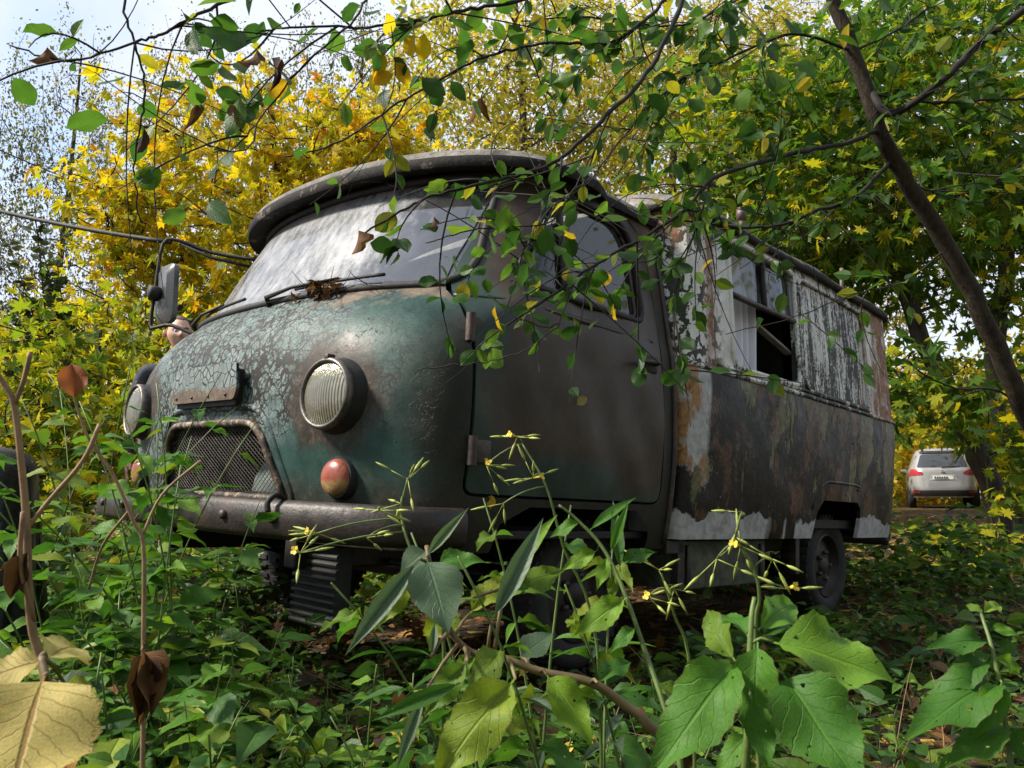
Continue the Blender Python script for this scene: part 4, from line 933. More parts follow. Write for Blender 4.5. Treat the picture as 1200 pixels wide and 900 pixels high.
def tree(name, trunk_pts, r0, r1, clusters, nleaf, lsize, tpl, lmat, bark, label, cat='tree', tws=1.0, blob=(.55, .55, .32), limbs=(), upn=1.1, group=None, seed=0, twig_r=.012, droop=.2, show=1.0, rshift=None):
    """trunk_pts: world points from the foot up; clusters: (n,3) leaf clump centres"""
    r = np.random.default_rng(seed); root = empty(name, tuple(trunk_pts[0]), label, cat, group); base = np.array(trunk_pts[0], float)
    tp = smooth_path(np.array(trunk_pts, float) - base, 6); n = len(tp); rad = r0 + (r1 - r0) * np.linspace(0, 1, n) ** .8
    rad[0] *= 1.35; rad[1] *= 1.12
    wob = r.normal(size=tp.shape) * rad[:, None] * .12; wob[0] = 0; tp = tp + wob
    mb = MB(); mb.tube(tp, rad, 12); mb.build('trunk', bark, root)
    pool = np.c_[tp, rad][n // 4:]
    for L in limbs:
        lp = smooth_path(np.array(L[0], float) - base, 6); lr = np.linspace(L[1], L[2], len(lp)); mb = MB(); mb.tube(lp, lr, 8); mb.build('limb', bark, root); pool = np.vstack([pool, np.c_[lp, lr]])
    C = np.asarray(clusters, float) - base; order = np.argsort(np.linalg.norm(C - pool[:, :3].mean(0), axis=1)); tw = MB(); parts = []
    pos, yd = [], []
    for ci in order:
        c = C[ci]
        if not clear_view((c + base)[None] + np.array([[0, 0, -.15]]))[0]: continue
        q = near_pt(pool, c); L = np.linalg.norm(c - q[:3]); m = (q[:3] + c) / 2 + np.array([0, 0, .12 * L]) + r.normal(size=3) * .08 * L
        b = bez(q[:3], m, c, 6); rr = np.linspace(min(q[3] * .7, .008 + .02 * L), .004 * tws, 7); tw.tube(b, rr, 5, cap=False)
        pool = np.vstack([pool, np.c_[b[2:], rr[2:]]])
        for _ in range(2 if tws < 1.3 else 3):
            e = c + r.normal(size=3) * np.array(blob) * .9; tw.tube(bez(b[4], (b[4] + e) / 2 + r.normal(size=3) * .05, e, 3), np.array([.006, .005, .004, .003]) * tws, 4, cap=False)
        kk = max(4, int(nleaf / len(C) * r.uniform(.55, 1.45))); p = r.normal(size=(kk, 3)) * np.array(blob); pos.append(c + p); yd.append(p + r.normal(size=(kk, 3)) * .25 + np.array([0, 0, -droop]))
    tw.build('branches', bark, root, kind='stuff')
    pos = np.concatenate(pos); yd = np.concatenate(yd); K = len(pos); nd = rdir(K, upn, r); sz = r.uniform(.65, 1.25, K) * lsize
    ok = clear_view(pos + base); pos, yd, nd, sz, K = pos[ok], yd[ok], nd[ok], sz[ok], int(ok.sum())
    h = (pos[:, 2] - pos[:, 2].min()) / (np.ptp(pos[:, 2]) + 1e-6); rv = r.random(K)
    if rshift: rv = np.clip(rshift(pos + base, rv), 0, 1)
    if lmat.name in LEAFOBJ:                       # the leaves that show largest are leaves of their own
        w_ = pos + base; dz = w_[:, 2] - CAM_H; zc = w_[:, 1] * math.cos(PITCH) + dz * math.sin(PITCH); px = 600 + F_PX * w_[:, 0] / zc; py = 450 + F_PX * (w_[:, 1] * math.sin(PITCH) - dz * math.cos(PITCH)) / zc
        key = sz / zc * ((px > 0) & (px < 1200) & (py > 0) & (py < 900)); top = np.argsort(-key)[:300]; me = lmeshes(tpl_fine, LEAFOBJ[lmat.name])
        x_ = unit(np.cross(unit(yd), nd)); y_ = unit(yd); z_ = np.cross(x_, y_)
        for i in top:
            q = bpy.data.objects.new('leaf', me[int(i) % 3]); COL.objects.link(q); q.parent = root; a_, b_, c_, s_ = x_[i], y_[i], z_[i], sz[i]
            q.matrix_local = Matrix(((a_[0] * s_, b_[0] * s_, c_[0] * s_, pos[i, 0]), (a_[1] * s_, b_[1] * s_, c_[1] * s_, pos[i, 1]), (a_[2] * s_, b_[2] * s_, c_[2] * s_, pos[i, 2]), (0, 0, 0, 1)))
        kp = np.ones(K, bool); kp[top] = False; pos, yd, nd, sz, rv = pos[kp], yd[kp], nd[kp], sz[kp], rv[kp]
    sz = sz * np.exp(r.normal(0, .22, len(sz)))
    if tpl is T_M:
        g3 = r.integers(0, 4, len(pos)); prt = [spread(T_MV[q], pos[g3 == q], yd[g3 == q], nd[g3 == q], sz[g3 == q], rv[g3 == q]) for q in range(4)]
    else: prt = [spread(tpl, pos, yd, nd, sz, rv)]
    o = leafmass('crown', prt, lmat, root)
    return root
def blobs(n, c, rad, seed, hollow=.35, zmin=None):
    r = np.random.default_rng(seed); out = []
    while len(out) < n:
        p = r.uniform(-1, 1, 3); d = np.linalg.norm(p)
        if d > 1 or d < hollow: continue
        q = np.array(c) + p * np.array(rad)
        if zmin is not None and q[2] < zmin: continue
        out.append(q)
    return np.array(out)
def foot(x, y): return (x, y, float(gh(x, y)) - .05)
# yellow maple behind the van's nose
c0 = at(285, 255, 8.6); f0 = foot(c0[0] + .9, c0[1] + .3)
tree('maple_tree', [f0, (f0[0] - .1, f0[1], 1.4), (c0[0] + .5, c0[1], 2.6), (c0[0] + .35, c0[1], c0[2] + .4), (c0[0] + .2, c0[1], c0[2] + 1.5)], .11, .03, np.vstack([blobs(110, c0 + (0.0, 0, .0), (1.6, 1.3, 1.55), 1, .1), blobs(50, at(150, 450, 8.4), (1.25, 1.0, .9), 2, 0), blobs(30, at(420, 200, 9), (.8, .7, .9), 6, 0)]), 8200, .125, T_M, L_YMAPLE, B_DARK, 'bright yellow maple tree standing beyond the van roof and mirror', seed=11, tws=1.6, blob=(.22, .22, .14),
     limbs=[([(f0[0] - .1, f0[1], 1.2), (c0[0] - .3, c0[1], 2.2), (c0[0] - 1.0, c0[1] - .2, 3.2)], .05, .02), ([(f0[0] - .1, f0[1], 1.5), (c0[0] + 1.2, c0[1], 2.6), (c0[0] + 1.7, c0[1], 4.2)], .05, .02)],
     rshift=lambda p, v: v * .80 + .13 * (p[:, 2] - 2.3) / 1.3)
# green-yellow maple sapling below it
c1 = at(110, 500, 6.2)
tree('maple_sapling', [foot(c1[0] - .1, c1[1]), (c1[0], c1[1], .8), (c1[0], c1[1], 1.9)], .03, .012, np.vstack([blobs(60, at(100, 470, 6.4), (1.25, .9, .85), 3, 0), blobs(30, at(40, 560, 5.6), (.9, .7, .6), 4, 0)]), 3200, .105, T_M, L_YGMAPLE, B_TWIG, 'low yellow green maple sapling in front of the bright yellow maple', seed=12, blob=(.22, .22, .15))
# birches on the left, far and thin
for i, (px, d, hh, w) in enumerate([(40, 17, 10.5, 2.6), (215, 20, 12, 3.2), (395, 17, 11, 2.6), (-120, 15, 9, 3)]):
    fx = at(px, 560, d); f0 = foot(fx[0], fx[1]); c = np.array([fx[0], fx[1], hh * .60])
    tree('birch_tree', [f0, (f0[0] + .1, f0[1], hh * .35), (f0[0] + .25 * (-1) ** i, f0[1], hh * .7), (f0[0] + .3, f0[1], hh)], .13, .02, blobs((170, 300, 300, 170)[i], c, (w, 2.0, hh * .46), 20 + i, .05), (17000, 32000, 32000, 17000)[i], .068, T_D, L_BIRCH, B_BIRCH if i == 1 else B_DARK,
         ['thin grey green birch tree against the open sky', 'tall sparse birch tree with pale bark behind the yellow maple', 'dark stemmed birch tree rising above the van brim', 'outermost grey green birch tree beyond the weeds'][i], group='birch trees behind the van', seed=30 + i, blob=(.13, .13, .50), upn=.2, droop=.9, tws=1.4)
# golden limes behind the roof
for i, (px, d, hh, w) in enumerate([(600, 14, 11, 3.0), (790, 16, 12.5, 3.4), (950, 19, 13, 3.6)]):
    fx = at(px, 560, d); f0 = foot(fx[0], fx[1]); c = np.array([fx[0], fx[1], hh * .55])
    tree('lime_tree', [f0, (f0[0], f0[1], hh * .35), (f0[0] + .2, f0[1], hh * .7), (f0[0], f0[1], hh * .97)], .16, .03, blobs(300, c, (w, 2.2, hh * .47), 40 + i, .1), 34000, .105, T_D, L_LIME, B_DARK,
         ['golden leaved lime tree rising over the cab roof', 'golden leaved lime tree rising over the front of the box roof', 'golden leaved lime tree behind the roof vent pipe'][i], group='golden lime trees behind the van', seed=50 + i, blob=(.30, .30, .24), upn=.6, tws=2.0)
# green maples on the right, with bent dark trunks
b1 = at(1180, 660, 7.6); t1 = [foot(b1[0], b1[1]), at(1160, 570, 7.6), at(1118, 470, 7.6), at(1075, 385, 7.6), at(1045, 285, 7.7), at(1015, 170, 7.8), at(1000, 20, 8)]
tree('maple_tree', t1, .115, .05, np.vstack([blobs(120, at(1010, 210, 7.8), (1.9, 1.2, 1.6), 60, .05, 2.5), blobs(12, at(1120, 480, 6.9), (.6, .5, .4), 61, 0)]), 7000, .135, T_M, L_GMAPLE, B_DARK, 'green maple tree with a bent dark trunk beside the silver car', seed=62, blob=(.30, .30, .17), upn=1.6)
t2 = [foot(at(1175, 640, 9.5)[0] + .3, at(1175, 640, 9.5)[1]), at(1172, 560, 9.5), at(1165, 420, 9.5), at(1180, 300, 9.5), at(1160, 120, 9.6), at(1170, -60, 9.8)]
tree('maple_tree', t2, .14, .06, np.vstack([blobs(130, at(1150, 150, 9.6), (2.2, 1.4, 2.4), 64, .05, 2.4), blobs(14, at(1195, 540, 8.6), (.4, .6, .5), 65, 0)]), 6800, .135, T_M, L_GMAPLE, B_DARK, 'green maple tree with an upright twisted trunk behind the leaning stem', seed=66, blob=(.32, .32, .18), upn=1.6)
c = at(1160, 590, 6.6)
tree('maple_sapling', [foot(c[0] + .1, c[1]), (c[0], c[1], .5), (c[0], c[1], .95)], .016, .008, np.vstack([blobs(16, at(1150, 560, 6.6), (.42, .4, .30), 68, 0), blobs(14, at(1130, 640, 6.2), (.4, .4, .2), 69, 0)]), 520, .115, T_MF, L_YGMAPLE, B_TWIG, 'yellow green maple seedling at the foot of the bent dark trunk', seed=70, blob=(.16, .16, .09), upn=1.8)
# the wood behind everything
def wood(label, spots, n, size, seed):
    r = np.random.default_rng(seed); P = []
    for (px, d, zz, w, h) in spots:
        c = at(px, 560, d); q = blobs(26, (c[0], c[1], zz), (w, 2.5, h), int(seed + px + 500), 0, .1)
        for b in q: P.append(b + r.normal(size=(int(n / len(spots) / 26), 3)) * np.array([.8, .8, .55]))
    P = np.concatenate(P); P = P[clear_view(P) | (P[:, 1] > 31)]; K = len(P)
    return leafmass('wood_edge', [spread(T_D, P, rdir(K, -.4, r), rdir(K, .8, r), r.uniform(.6, 1.3, K) * size, np.clip(r.random(K) * .7 + .18 * np.sin(P[:, 0] * .5) + .15, 0, 1))], L_WOOD, label=label, cat='wood')
wood('hazy far edge of the autumn wood closing the view', [(px, d, zz, 4.0, 3.2) for px, d, zz in [(-250, 26, 2.2), (60, 34, 1.2), (330, 30, 2.6), (520, 28, 3.2), (700, 27, 3.6), (860, 28, 4.0), (1000, 33, 3.2), (1060, 34, 1.6), (1110, 36, 2.6), (1150, 33, 1.4), (1010, 30, 1.2), (1180, 24, 1.6), (1230, 20, 2.2), (1030, 26, 2.6), (1090, 40, 3.4), (1200, 33, 3.6), (1350, 25, 4.0), (1500, 22, 4.0)]], 80000, .24, 90)

# unseen wood added behind the viewer and to the right, blocking sky reflections
rw = np.random.default_rng(404); P = []
for (x, y, z, n_) in [(2, -6, 3, 900), (5, -5, 3.2, 900), (8, -5, 3.0, 700), (13, 3, 3.0, 700), (13, 5.5, 4.6, 700), (13, 6.5, 2.8, 700), (12, 0, 2.4, 600), (-1, -8, 3.5, 900), (6, -2.5, 1.2, 500), (3, -4.5, 1.2, 500), (5, -6, 6, 700), (2, -7, 6.5, 700), (-4, -9, 3.5, 800)]:
    P.append(np.array([x, y, z]) + rw.normal(size=(n_, 3)) * np.array([1.3, 1.3, 1.2]))
P = np.concatenate(P); P = P[P[:, 2] > .05]; K = len(P)
leafmass('sky_blocking_wood', [spread(T_Q, P, rdir(K, -.3, rw), rdir(K, .8, rw), rw.uniform(.22, .42, K), rw.random(K) * .6)], L_WOOD, label='unseen leafy wood added opposite the van to block sky reflections', cat='wood')
# ================================================================== leaning tree whose boughs hang over the van
def lmesh(name, tpl, mat):
    V, T, U = tpl; me = mesh_raw(name, V, T, mat, True, None, U); return me
OVAL = [lmesh('oval_leaf', leaf_tpl(6, 4, w, pk, tp, fo, dr, wv, 0, .10), L_OVAL) for w, pk, tp, fo, dr, wv in [(.56, .48, .75, .12, .10, .1), (.62, .52, .7, .2, .05, .2), (.50, .45, .85, .08, .22, .1), (.66, .5, .7, -.1, .12, .2)]]
WITHER = [lmesh('withered_leaf', leaf_tpl(6, 4, .30, .45, .8, .9, .5, .8, 0, .12), L_DRY), lmesh('withered_leaf', leaf_tpl(6, 4, .42, .4, 1., 1.2, .3, 1.2, 0, .12), L_DRY)]
YELLOWL = [lmesh('yellow_oval_leaf', leaf_tpl(6, 4, .55, .48, .75, .15, .15, .2, 0, .10), m_leaf('amber_oval_leaves', [(0, (.52, .30, .015)), (1, (.62, .42, .02))], .45, .3, .45, .6, True))]
def put_leaf(me, p, yd, nd, size, parent, base, name='leaf'):
    yd = np.asarray(yd, float); yd = yd / np.linalg.norm(yd); x = np.cross(yd, nd); x /= np.linalg.norm(x) + 1e-9; z = np.cross(x, yd)
    M = Matrix(((x[0] * size, yd[0] * size, z[0] * size, p[0] - base[0]), (x[1] * size, yd[1] * size, z[1] * size, p[1] - base[1]), (x[2] * size, yd[2] * size, z[2] * size, p[2] - base[2]), (0, 0, 0, 1)))
    o = bpy.data.objects.new(name, me); COL.objects.link(o); o.parent = parent; o.matrix_local = M; return o
rb = np.random.default_rng(77)
CAMP = np.array([0, 0, CAM_H])
lt_base = np.array(foot(*(at(1330, 760, 2.9)[:2])))
lt = empty('leaning_tree', tuple(lt_base), 'slender leaning tree with brown stem and oval leaved boughs hanging over the van', 'tree')
def rel(P): return np.asarray(P, float) - lt_base
TR = [lt_base, at(1255, 590, 2.75), at(1205, 490, 2.62), at(1165, 400, 2.55), at(1110, 290, 2.5), at(1062, 212, 2.45), at(1030, 150, 2.4), at(1000, 60, 2.4), at(968, -20, 2.4), at(930, -130, 2.35), at(880, -260, 2.3)]
tp = smooth_path(rel(TR), 6); mb = MB(); mb.tube(tp + rb.normal(size=tp.shape) * .002, np.linspace(.034, .015, len(tp)), 12); mb.build('trunk', B_BROWN, lt)
LIMBS = {   # photo pixel, pixel, depth
 'a': ([(1044, 190, 2.43), (1000, 233, 2.35), (960, 246, 2.3), (922, 262, 2.25), (878, 267, 2.2), (830, 262, 2.1), (770, 255, 2.0)], .010, .003),
 'b': ([(1030, 152, 2.4), (994, 167, 2.3), (939, 178, 2.2), (883, 192, 2.1), (833, 211, 2.0), (805, 244, 1.95), (755, 278, 1.88), (700, 308, 1.8), (645, 348, 1.72), (606, 372, 1.66)], .011, .0025),
 'c': ([(1020, 105, 2.4), (1044, 133, 2.3), (1100, 98, 2.2), (1150, 50, 2.2), (1215, 0, 2.2)], .016, .012),
 'd': ([(1027, 111, 2.4), (1090, 120, 2.35), (1150, 117, 2.3), (1220, 116, 2.3)], .006, .004),
 'e': ([(930, -130, 2.35), (830, -70, 2.0), (796, 12, 1.85), (758, 87, 1.8), (717, 129, 1.75), (675, 171, 1.7), (640, 195, 1.68), (605, 206, 1.66), (549, 219, 1.62), (500, 232, 1.6), (465, 250, 1.58), (421, 276, 1.56)], .010, .0022),
 'f': ([(900, -200, 2.3), (820, -60, 2.1), (775, 4, 2.0), (740, 35, 1.95), (708, 52, 1.95), (650, 50, 1.9), (592, 60, 1.9), (533, 83, 1.85), (467, 121, 1.8), (400, 165, 1.75), (330, 185, 1.7)], .008, .002),
 'g': ([(880, -260, 2.3), (740, -120, 1.9), (630, -12, 1.75), (560, 8, 1.7), (508, 20, 1.65), (458, 30, 1.6), (350, 31, 1.55), (300, 36, 1.5)], .008, .002),
 'h': ([(740, -120, 1.9), (480, -80, 1.6), (300, -12, 1.5), (233, 17, 1.45), (195, 38, 1.42), (158, 50, 1.4), (83, 71, 1.4), (12, 54, 1.4)], .006, .0018),
 'i': ([(300, -12, 1.5), (180, -60, 1.45), (146, 0, 1.4), (158, 54, 1.4), (169, 96, 1.4), (167, 137, 1.4), (158, 187, 1.4), (162, 250, 1.42), (170, 262, 1.43)], .004, .0014),
 'j': ([(560, -90, 1.65), (440, -10, 1.55), (417, 21, 1.5), (350, 83, 1.5), (300, 146, 1.48), (258, 187, 1.46)], .004, .0014),
 'k': ([(606, 372, 1.66), (640, 384, 1.64), (655, 380, 1.62), (612, 412, 1.62), (560, 425, 1.6), (490, 432, 1.58)], .0022, .0014),
 'l': ([(833, 211, 2.0), (815, 270, 1.98), (795, 330, 1.97), (790, 390, 1.97), (800, 450, 1.97)], .004, .0015),
 'm': ([(1000, 60, 2.4), (930, 40, 2.3), (850, 70, 2.2), (790, 100, 2.15), (730, 160, 2.1), (690, 215, 2.05)], .007, .002),
 'n': ([(968, -20, 2.4), (880, -10, 2.3), (800, 30, 2.2), (690, 20, 2.1), (610, 25, 2.0)], .006, .002),
 'o': ([(1062, 212, 2.45), (1110, 230, 2.5), (1160, 215, 2.5), (1215, 180, 2.5)], .005, .002),
 'p': ([(1110, 290, 2.5), (1060, 330, 2.5), (1000, 345, 2.45), (930, 372, 2.4), (850, 392, 2.3)], .004, .0015),
 'q': ([(1205, 490, 2.62), (1170, 458, 2.6), (1120, 455, 2.6), (1085, 440, 2.6), (1060, 420, 2.6)], .006, .003),
 'r': ([(1000, 60, 2.4), (1060, 30, 2.5), (1110, -10, 2.5)], .006, .004),
 's': ([(692, 208, 2.05), (640, 250, 1.9), (615, 290, 1.8), (600, 320, 1.75)], .003, .0015),
 't': ([(717, 129, 1.75), (690, 190, 1.75), (668, 228, 1.74), (640, 262, 1.72), (560, 268, 1.7), (500, 285, 1.68)], .003, .0015)}
cand = []      # position, outward direction, size, kind
def along(P, n, jit, size, a=.15, b=1.0, twigs=0, name='', depth_jit=.04):
    """leaves and twigs set alternately along a limb"""
    T = np.gradient(P, axis=0); T = unit(T); sd = 1
    idx = np.sort(rb.uniform(a, b, n)) * (len(P) - 1)
    for q in idx:
        i = int(min(q, len(P) - 2)); p = P[i] + (P[i + 1] - P[i]) * (q - i); t = T[i]
        s_ = np.cross(t, np.array([0, 0, 1.0])) * sd; sd = -sd
        d = t * .6 + s_ * rb.uniform(.4, 1) + rb.normal(size=3) * jit + np.array([0, 0, -.15]); cand.append((p, d, size * rb.uniform(.7, 1.2)))
tw = MB()
for nm, (pp, ra, rbb) in LIMBS.items():
    P = smooth_path(rel([at(*q) for q in pp]), 7); P = P + np.vstack([np.zeros((1, 3)), rb.normal(size=(len(P) - 1, 3)) * .0013]); mb = MB(); mb.tube(P, np.linspace(ra * .68, rbb * .85, len(P)), 7); mb.build('limb', B_TWIG, lt)
    dense = {'a': 16, 'b': 16, 'c': 8, 'd': 9, 'e': 10, 'f': 14, 'g': 12, 'h': 3, 'i': 2, 'j': 5, 'k': 3, 'l': 9, 'm': 16, 'n': 18, 'o': 10, 'p': 6, 'q': 3, 'r': 8, 's': 9, 't': 8}[nm]
    sz = {'h': .055, 'i': .055, 'j': .055, 'g': .055, 'f': .052, 'e': .052, 'k': .042}.get(nm, .056)
    along(P, dense, .35, sz, .25 if nm in 'ghjf' else .12)
    ntw = {'a': 14, 'b': 12, 'c': 9, 'd': 8, 'e': 5, 'f': 11, 'g': 8, 'h': 4, 'i': 0, 'j': 2, 'k': 0, 'l': 5, 'm': 12, 'n': 12, 'o': 9, 'p': 3, 'q': 2, 'r': 7, 's': 4, 't': 3}[nm]
    for _ in range(ntw):
        i = int(rb.uniform(.15, .97) * (len(P) - 2)); t = unit(P[i + 1] - P[i]); L = rb.uniform(.12, .38)
        d = unit(t * .7 + rb.normal(size=3) * .7 + np.array([0, 0, .05])); e = P[i] + d * L; Q = bez(P[i], P[i] + d * L * .5 + rb.normal(size=3) * .04, e + np.array([0, 0, -.04]), 7)
        tw.tube(Q, np.linspace(.0024, .0009, 8), 4, cap=False); along(Q, int(rb.integers(3, 8)), .4, sz * .92, .2)
for _ in range(70):      # bare fine twigs
    nm = random.choice('abefgmnjhscdor'); P = smooth_path(rel([at(*q) for q in LIMBS[nm][0]]), 7); i = int(rb.uniform(.1, .95) * (len(P) - 2)); d = rdir(1, -.2, rb)[0]; L = rb.uniform(.2, .5)
    tw.tube(bez(P[i], P[i] + d * L * .5 + rb.normal(size=3) * .06, P[i] + d * L, 7), np.linspace(.0018, .0007, 8), 4, cap=False)
tw.build('twigs', B_TWIG, lt, kind='stuff')
# clusters that the photograph shows plainly: pixel centre, spread, depth, count, size
for (px, py, sx, sy_, d, n, sz) in [(600, 330, 34, 45, 1.66, 26, .060), (640, 300, 40, 30, 1.75, 14, .06), (690, 330, 25, 40, 1.8, 14, .058), (240, 60, 55, 30, 1.42, 9, .075), (200, 105, 45, 22, 1.40, 6, .075), (200, 255, 22, 14, 1.43, 3, .075), (510, 40, 45, 30, 1.62, 9, .062), (700, 60, 90, 45, 2.0, 34, .066), (830, 60, 90, 50, 2.2, 40, .068), (760, 180, 70, 50, 2.0, 26, .064), (950, 60, 60, 50, 2.35, 24, .068), (880, 230, 60, 45, 2.2, 16, .064), (440, 80, 35, 30, 1.7, 5, .06), (1130, 60, 60, 50, 2.3, 18, .066), (630, 30, 50, 30, 1.95, 16, .064), (560, 120, 40, 40, 1.8, 6, .058)]:
    for _ in range(n):
        p = at(px + rb.normal() * sx, py + rb.normal() * sy_, d + rb.normal() * .07) - lt_base; cand.append((p, rdir(1, -.3, rb)[0], sz * rb.uniform(.7, 1.2)))
for _ in range(170):                       # unseen crown leaves above and to the right, added to block the sky
    c = np.array([rb.uniform(-.9, 3.4), rb.uniform(.0, 4.4), rb.uniform(2.75, 4.6)]) - lt_base
    if (c + lt_base)[2] - CAM_H < .62 * (c + lt_base)[1] + .35: continue
    for _ in range(11): cand.append((c + rb.normal(size=3) * np.array([.2, .2, .12]), rdir(1, -.3, rb)[0], .075 * rb.uniform(.7, 1.3)))
# the 300 that show largest are leaves of their own, the rest one mass
def seen(p):
    dz = p[2] - CAM_H; zc = p[1] * math.cos(PITCH) + dz * math.sin(PITCH); return zc > .3 and abs(F_PX * p[0] / zc) < 600 and abs(F_PX * (p[1] * math.sin(PITCH) - dz * math.cos(PITCH)) / zc) < 450
key = [-(c[2] / np.linalg.norm(c[0] + lt_base - CAMP)) * (1 if seen(c[0] + lt_base) else .01) for c in cand]; order = np.argsort(key)
for r_, ci in enumerate(order[:300]):
    p, d, sz = cand[ci]; nd = unit(rdir(1, 1.0, rb)[0] * 1.0 + unit(CAMP - (p + lt_base)) * rb.choice([-.5, .6]))
    px_ = (p + lt_base)[0]
    me = YELLOWL[0] if rb.random() < .012 else OVAL[int(rb.integers(4))]
    put_leaf(me, p + lt_base, d, nd, sz, lt, lt_base)
rest = [cand[i] for i in order[300:]]
K = len(rest); P = np.array([c[0] for c in rest]); D = np.array([c[1] for c in rest]); leafmass('small_leaves', [spread(T_OV, P, D, rdir(K, 1.2, rb), np.array([c[2] for c in rest]), rb.random(K))], L_OVALJ, lt)
for (px, py, d, sz) in [(302, 68, 1.45, .07), (316, 78, 1.45, .065), (170, 160, 1.4, .06), (232, 130, 1.42, .06), (280, 135, 1.46, .06), (420, 280, 1.56, .055), (508, 265, 1.62, .05), (57, 66, 1.4, .05), (552, 130, 1.8, .06), (565, 125, 1.8, .06)]:
    put_leaf(WITHER[int(rb.integers(2))], at(px, py - 14, d), np.array([rb.normal() * .25, rb.normal() * .25, -1]), rdir(1, 0, rb)[0], sz, lt, lt_base, 'withered_leaf')
for (px, py, d, sz) in [(447, 55, 1.62, .075), (460, 70, 1.62, .06), (487, 38, 1.62, .06), (495, 75, 1.65, .06), (463, 85, 1.65, .055), (660, 268, 1.7, .04), (455, 42, 1.6, .06)]:
    put_leaf(YELLOWL[0], at(px, py, d), rdir(1, -.3, rb)[0], unit(CAMP - at(px, py, d)) + rb.normal(size=3) * .4, sz, lt, lt_base)

def on_van0(p): return (VRn @ np.array([*p, 1.0]))[:3]
# ================================================================== weeds in front
def warp(tpl, seed):
    V, T, U = tpl; V = V.copy(); q = seed * 1.7; V[:, 2] += .022 * np.sin(V[:, 1] * 11 + q) * np.sin(V[:, 0] * 17 + q * 2) + .05 * np.sin(V[:, 1] * 3 + q) * V[:, 0]; V[:, 0] += .03 * np.sin(V[:, 1] * 3.1 + q) * V[:, 1]; return V, T, U
HB = [leaf_tpl(12, 4, w, pk, tp, fo, dr, wv, .045, .14) for w, pk, tp, fo, dr, wv in [(.46, .36, 1.35, .14, .22, .12), (.40, .33, 1.5, .20, .34, .15), (.52, .38, 1.3, .08, .14, .2)]]
HERB = [lmesh('toothed_leaf', warp(t, i + 3), L_HERB) for i, t in enumerate(HB)]; HERBY = [lmesh('lime_leaf', t, L_YHERB) for t in HB]
L_GREY = m_leaf('dull_grey_green_leaves', [(0, (.075, .125, .075)), (1, (.12, .18, .10))], .22, .45, .42, .25, True)
NAR = lmesh('narrow_leaf', leaf_tpl(10, 4, .17, .4, 1.2, .25, .25, .1, .03, .06), L_HERB); NARG = lmesh('narrow_grey_leaf', leaf_tpl(10, 4, .17, .4, 1.2, .5, .2, .1, .03, .06), L_GREY); OVG = lmesh('ovate_grey_leaf', leaf_tpl(14, 6, .70, .34, 1.1, .10, .16, .15, .03, .05), L_GREY); WIDE = lmesh('broad_leaf', warp(leaf_tpl(20, 8, .60, .40, 1.3, .16, .26, .45, .05, .05), 1), L_HERB); MEDL = lmesh('toothed_leaf', warp(leaf_tpl(18, 6, .42, .38, 1.4, .20, .34, .5, .05, .06), 2), L_HERB)
MEDY = lmesh('lime_leaf', warp(leaf_tpl(16, 6, .42, .42, 1.3, .2, .36, .5, .05, .06), 7), L_YHERB); PALE = lmesh('mottled_yellow_leaf', leaf_tpl(16, 6, .80, .42, .9, .06, .25, .25, .05, .06), L_PALE)
rp_ = np.random.default_rng(123)
def hero(name, label, stem_px, rs, leaves, mat=M_STEM, cat='weed', group=None, extra=None):
    """weed laid out by hand: stem points (px, py, depth), leaves (mesh, base px.., tip px..)"""
    P = [at(*q) for q in stem_px]; b = np.array(P[0]); b[2] = float(gh(b[0], b[1])) - .02
    P = [b] + P
    root = empty(name, tuple(b), label, cat, group); mb = MB(); S_ = smooth_path(np.array(P) - b, 5); mb.tube(S_, np.linspace(rs, rs * .4, len(S_)), 8); mb.build('stem', mat, root)
    for me, b0, t0, tilt in leaves:
        p0, p1 = at(*b0), at(*t0); d = p1 - p0; L = np.linalg.norm(d)
        nd = unit(CAMP - p0) + np.array([0, 0, 1.0]) * tilt + rp_.normal(size=3) * .12
        sp = S_ + b; q = sp[int(np.argmin(np.linalg.norm(sp - p0, axis=1)))]
        if np.linalg.norm(q - p0) > .012: mb = MB(); mb.tube(np.array([q, (q + p0) / 2 + (0, 0, .004), p0]) - b, [rs * .4, rs * .3, rs * .25], 6); mb.build('leaf_stalk', mat, root)
        put_leaf(me, p0, d, nd, L, root, b)
    return root, b
hero('broad_leaved_weed', 'weed with the broadest glossy green leaves, in front of the rear wheel', [(872, 985, .72), (876, 860, .73), (880, 735, .75), (884, 700, .76)], .005,
     [(WIDE, (905, 752, .74), (1064, 784, .70), .9), (WIDE, (918, 790, .72), (1012, 918, .62), .5), (MEDL, (888, 752, .74), (877, 880, .68), .5), (MEDL, (868, 772, .73), (750, 898, .66), .6), (MEDL, (888, 738, .75), (950, 688, .80), .2), (MEDL, (892, 745, .76), (948, 716, .82), .5), (MEDY, (862, 775, .80), (812, 702, .86), .1), (MEDL, (876, 745, .78), (846, 700, .84), .4), (MEDL, (872, 800, .8), (800, 850, .84), .9), (MEDL, (880, 820, .7), (905, 905, .66), .3), (MEDY, (872, 790, .86), (930, 830, .9), .8), (MEDL, (880, 860, .8), (830, 905, .78), .6)])
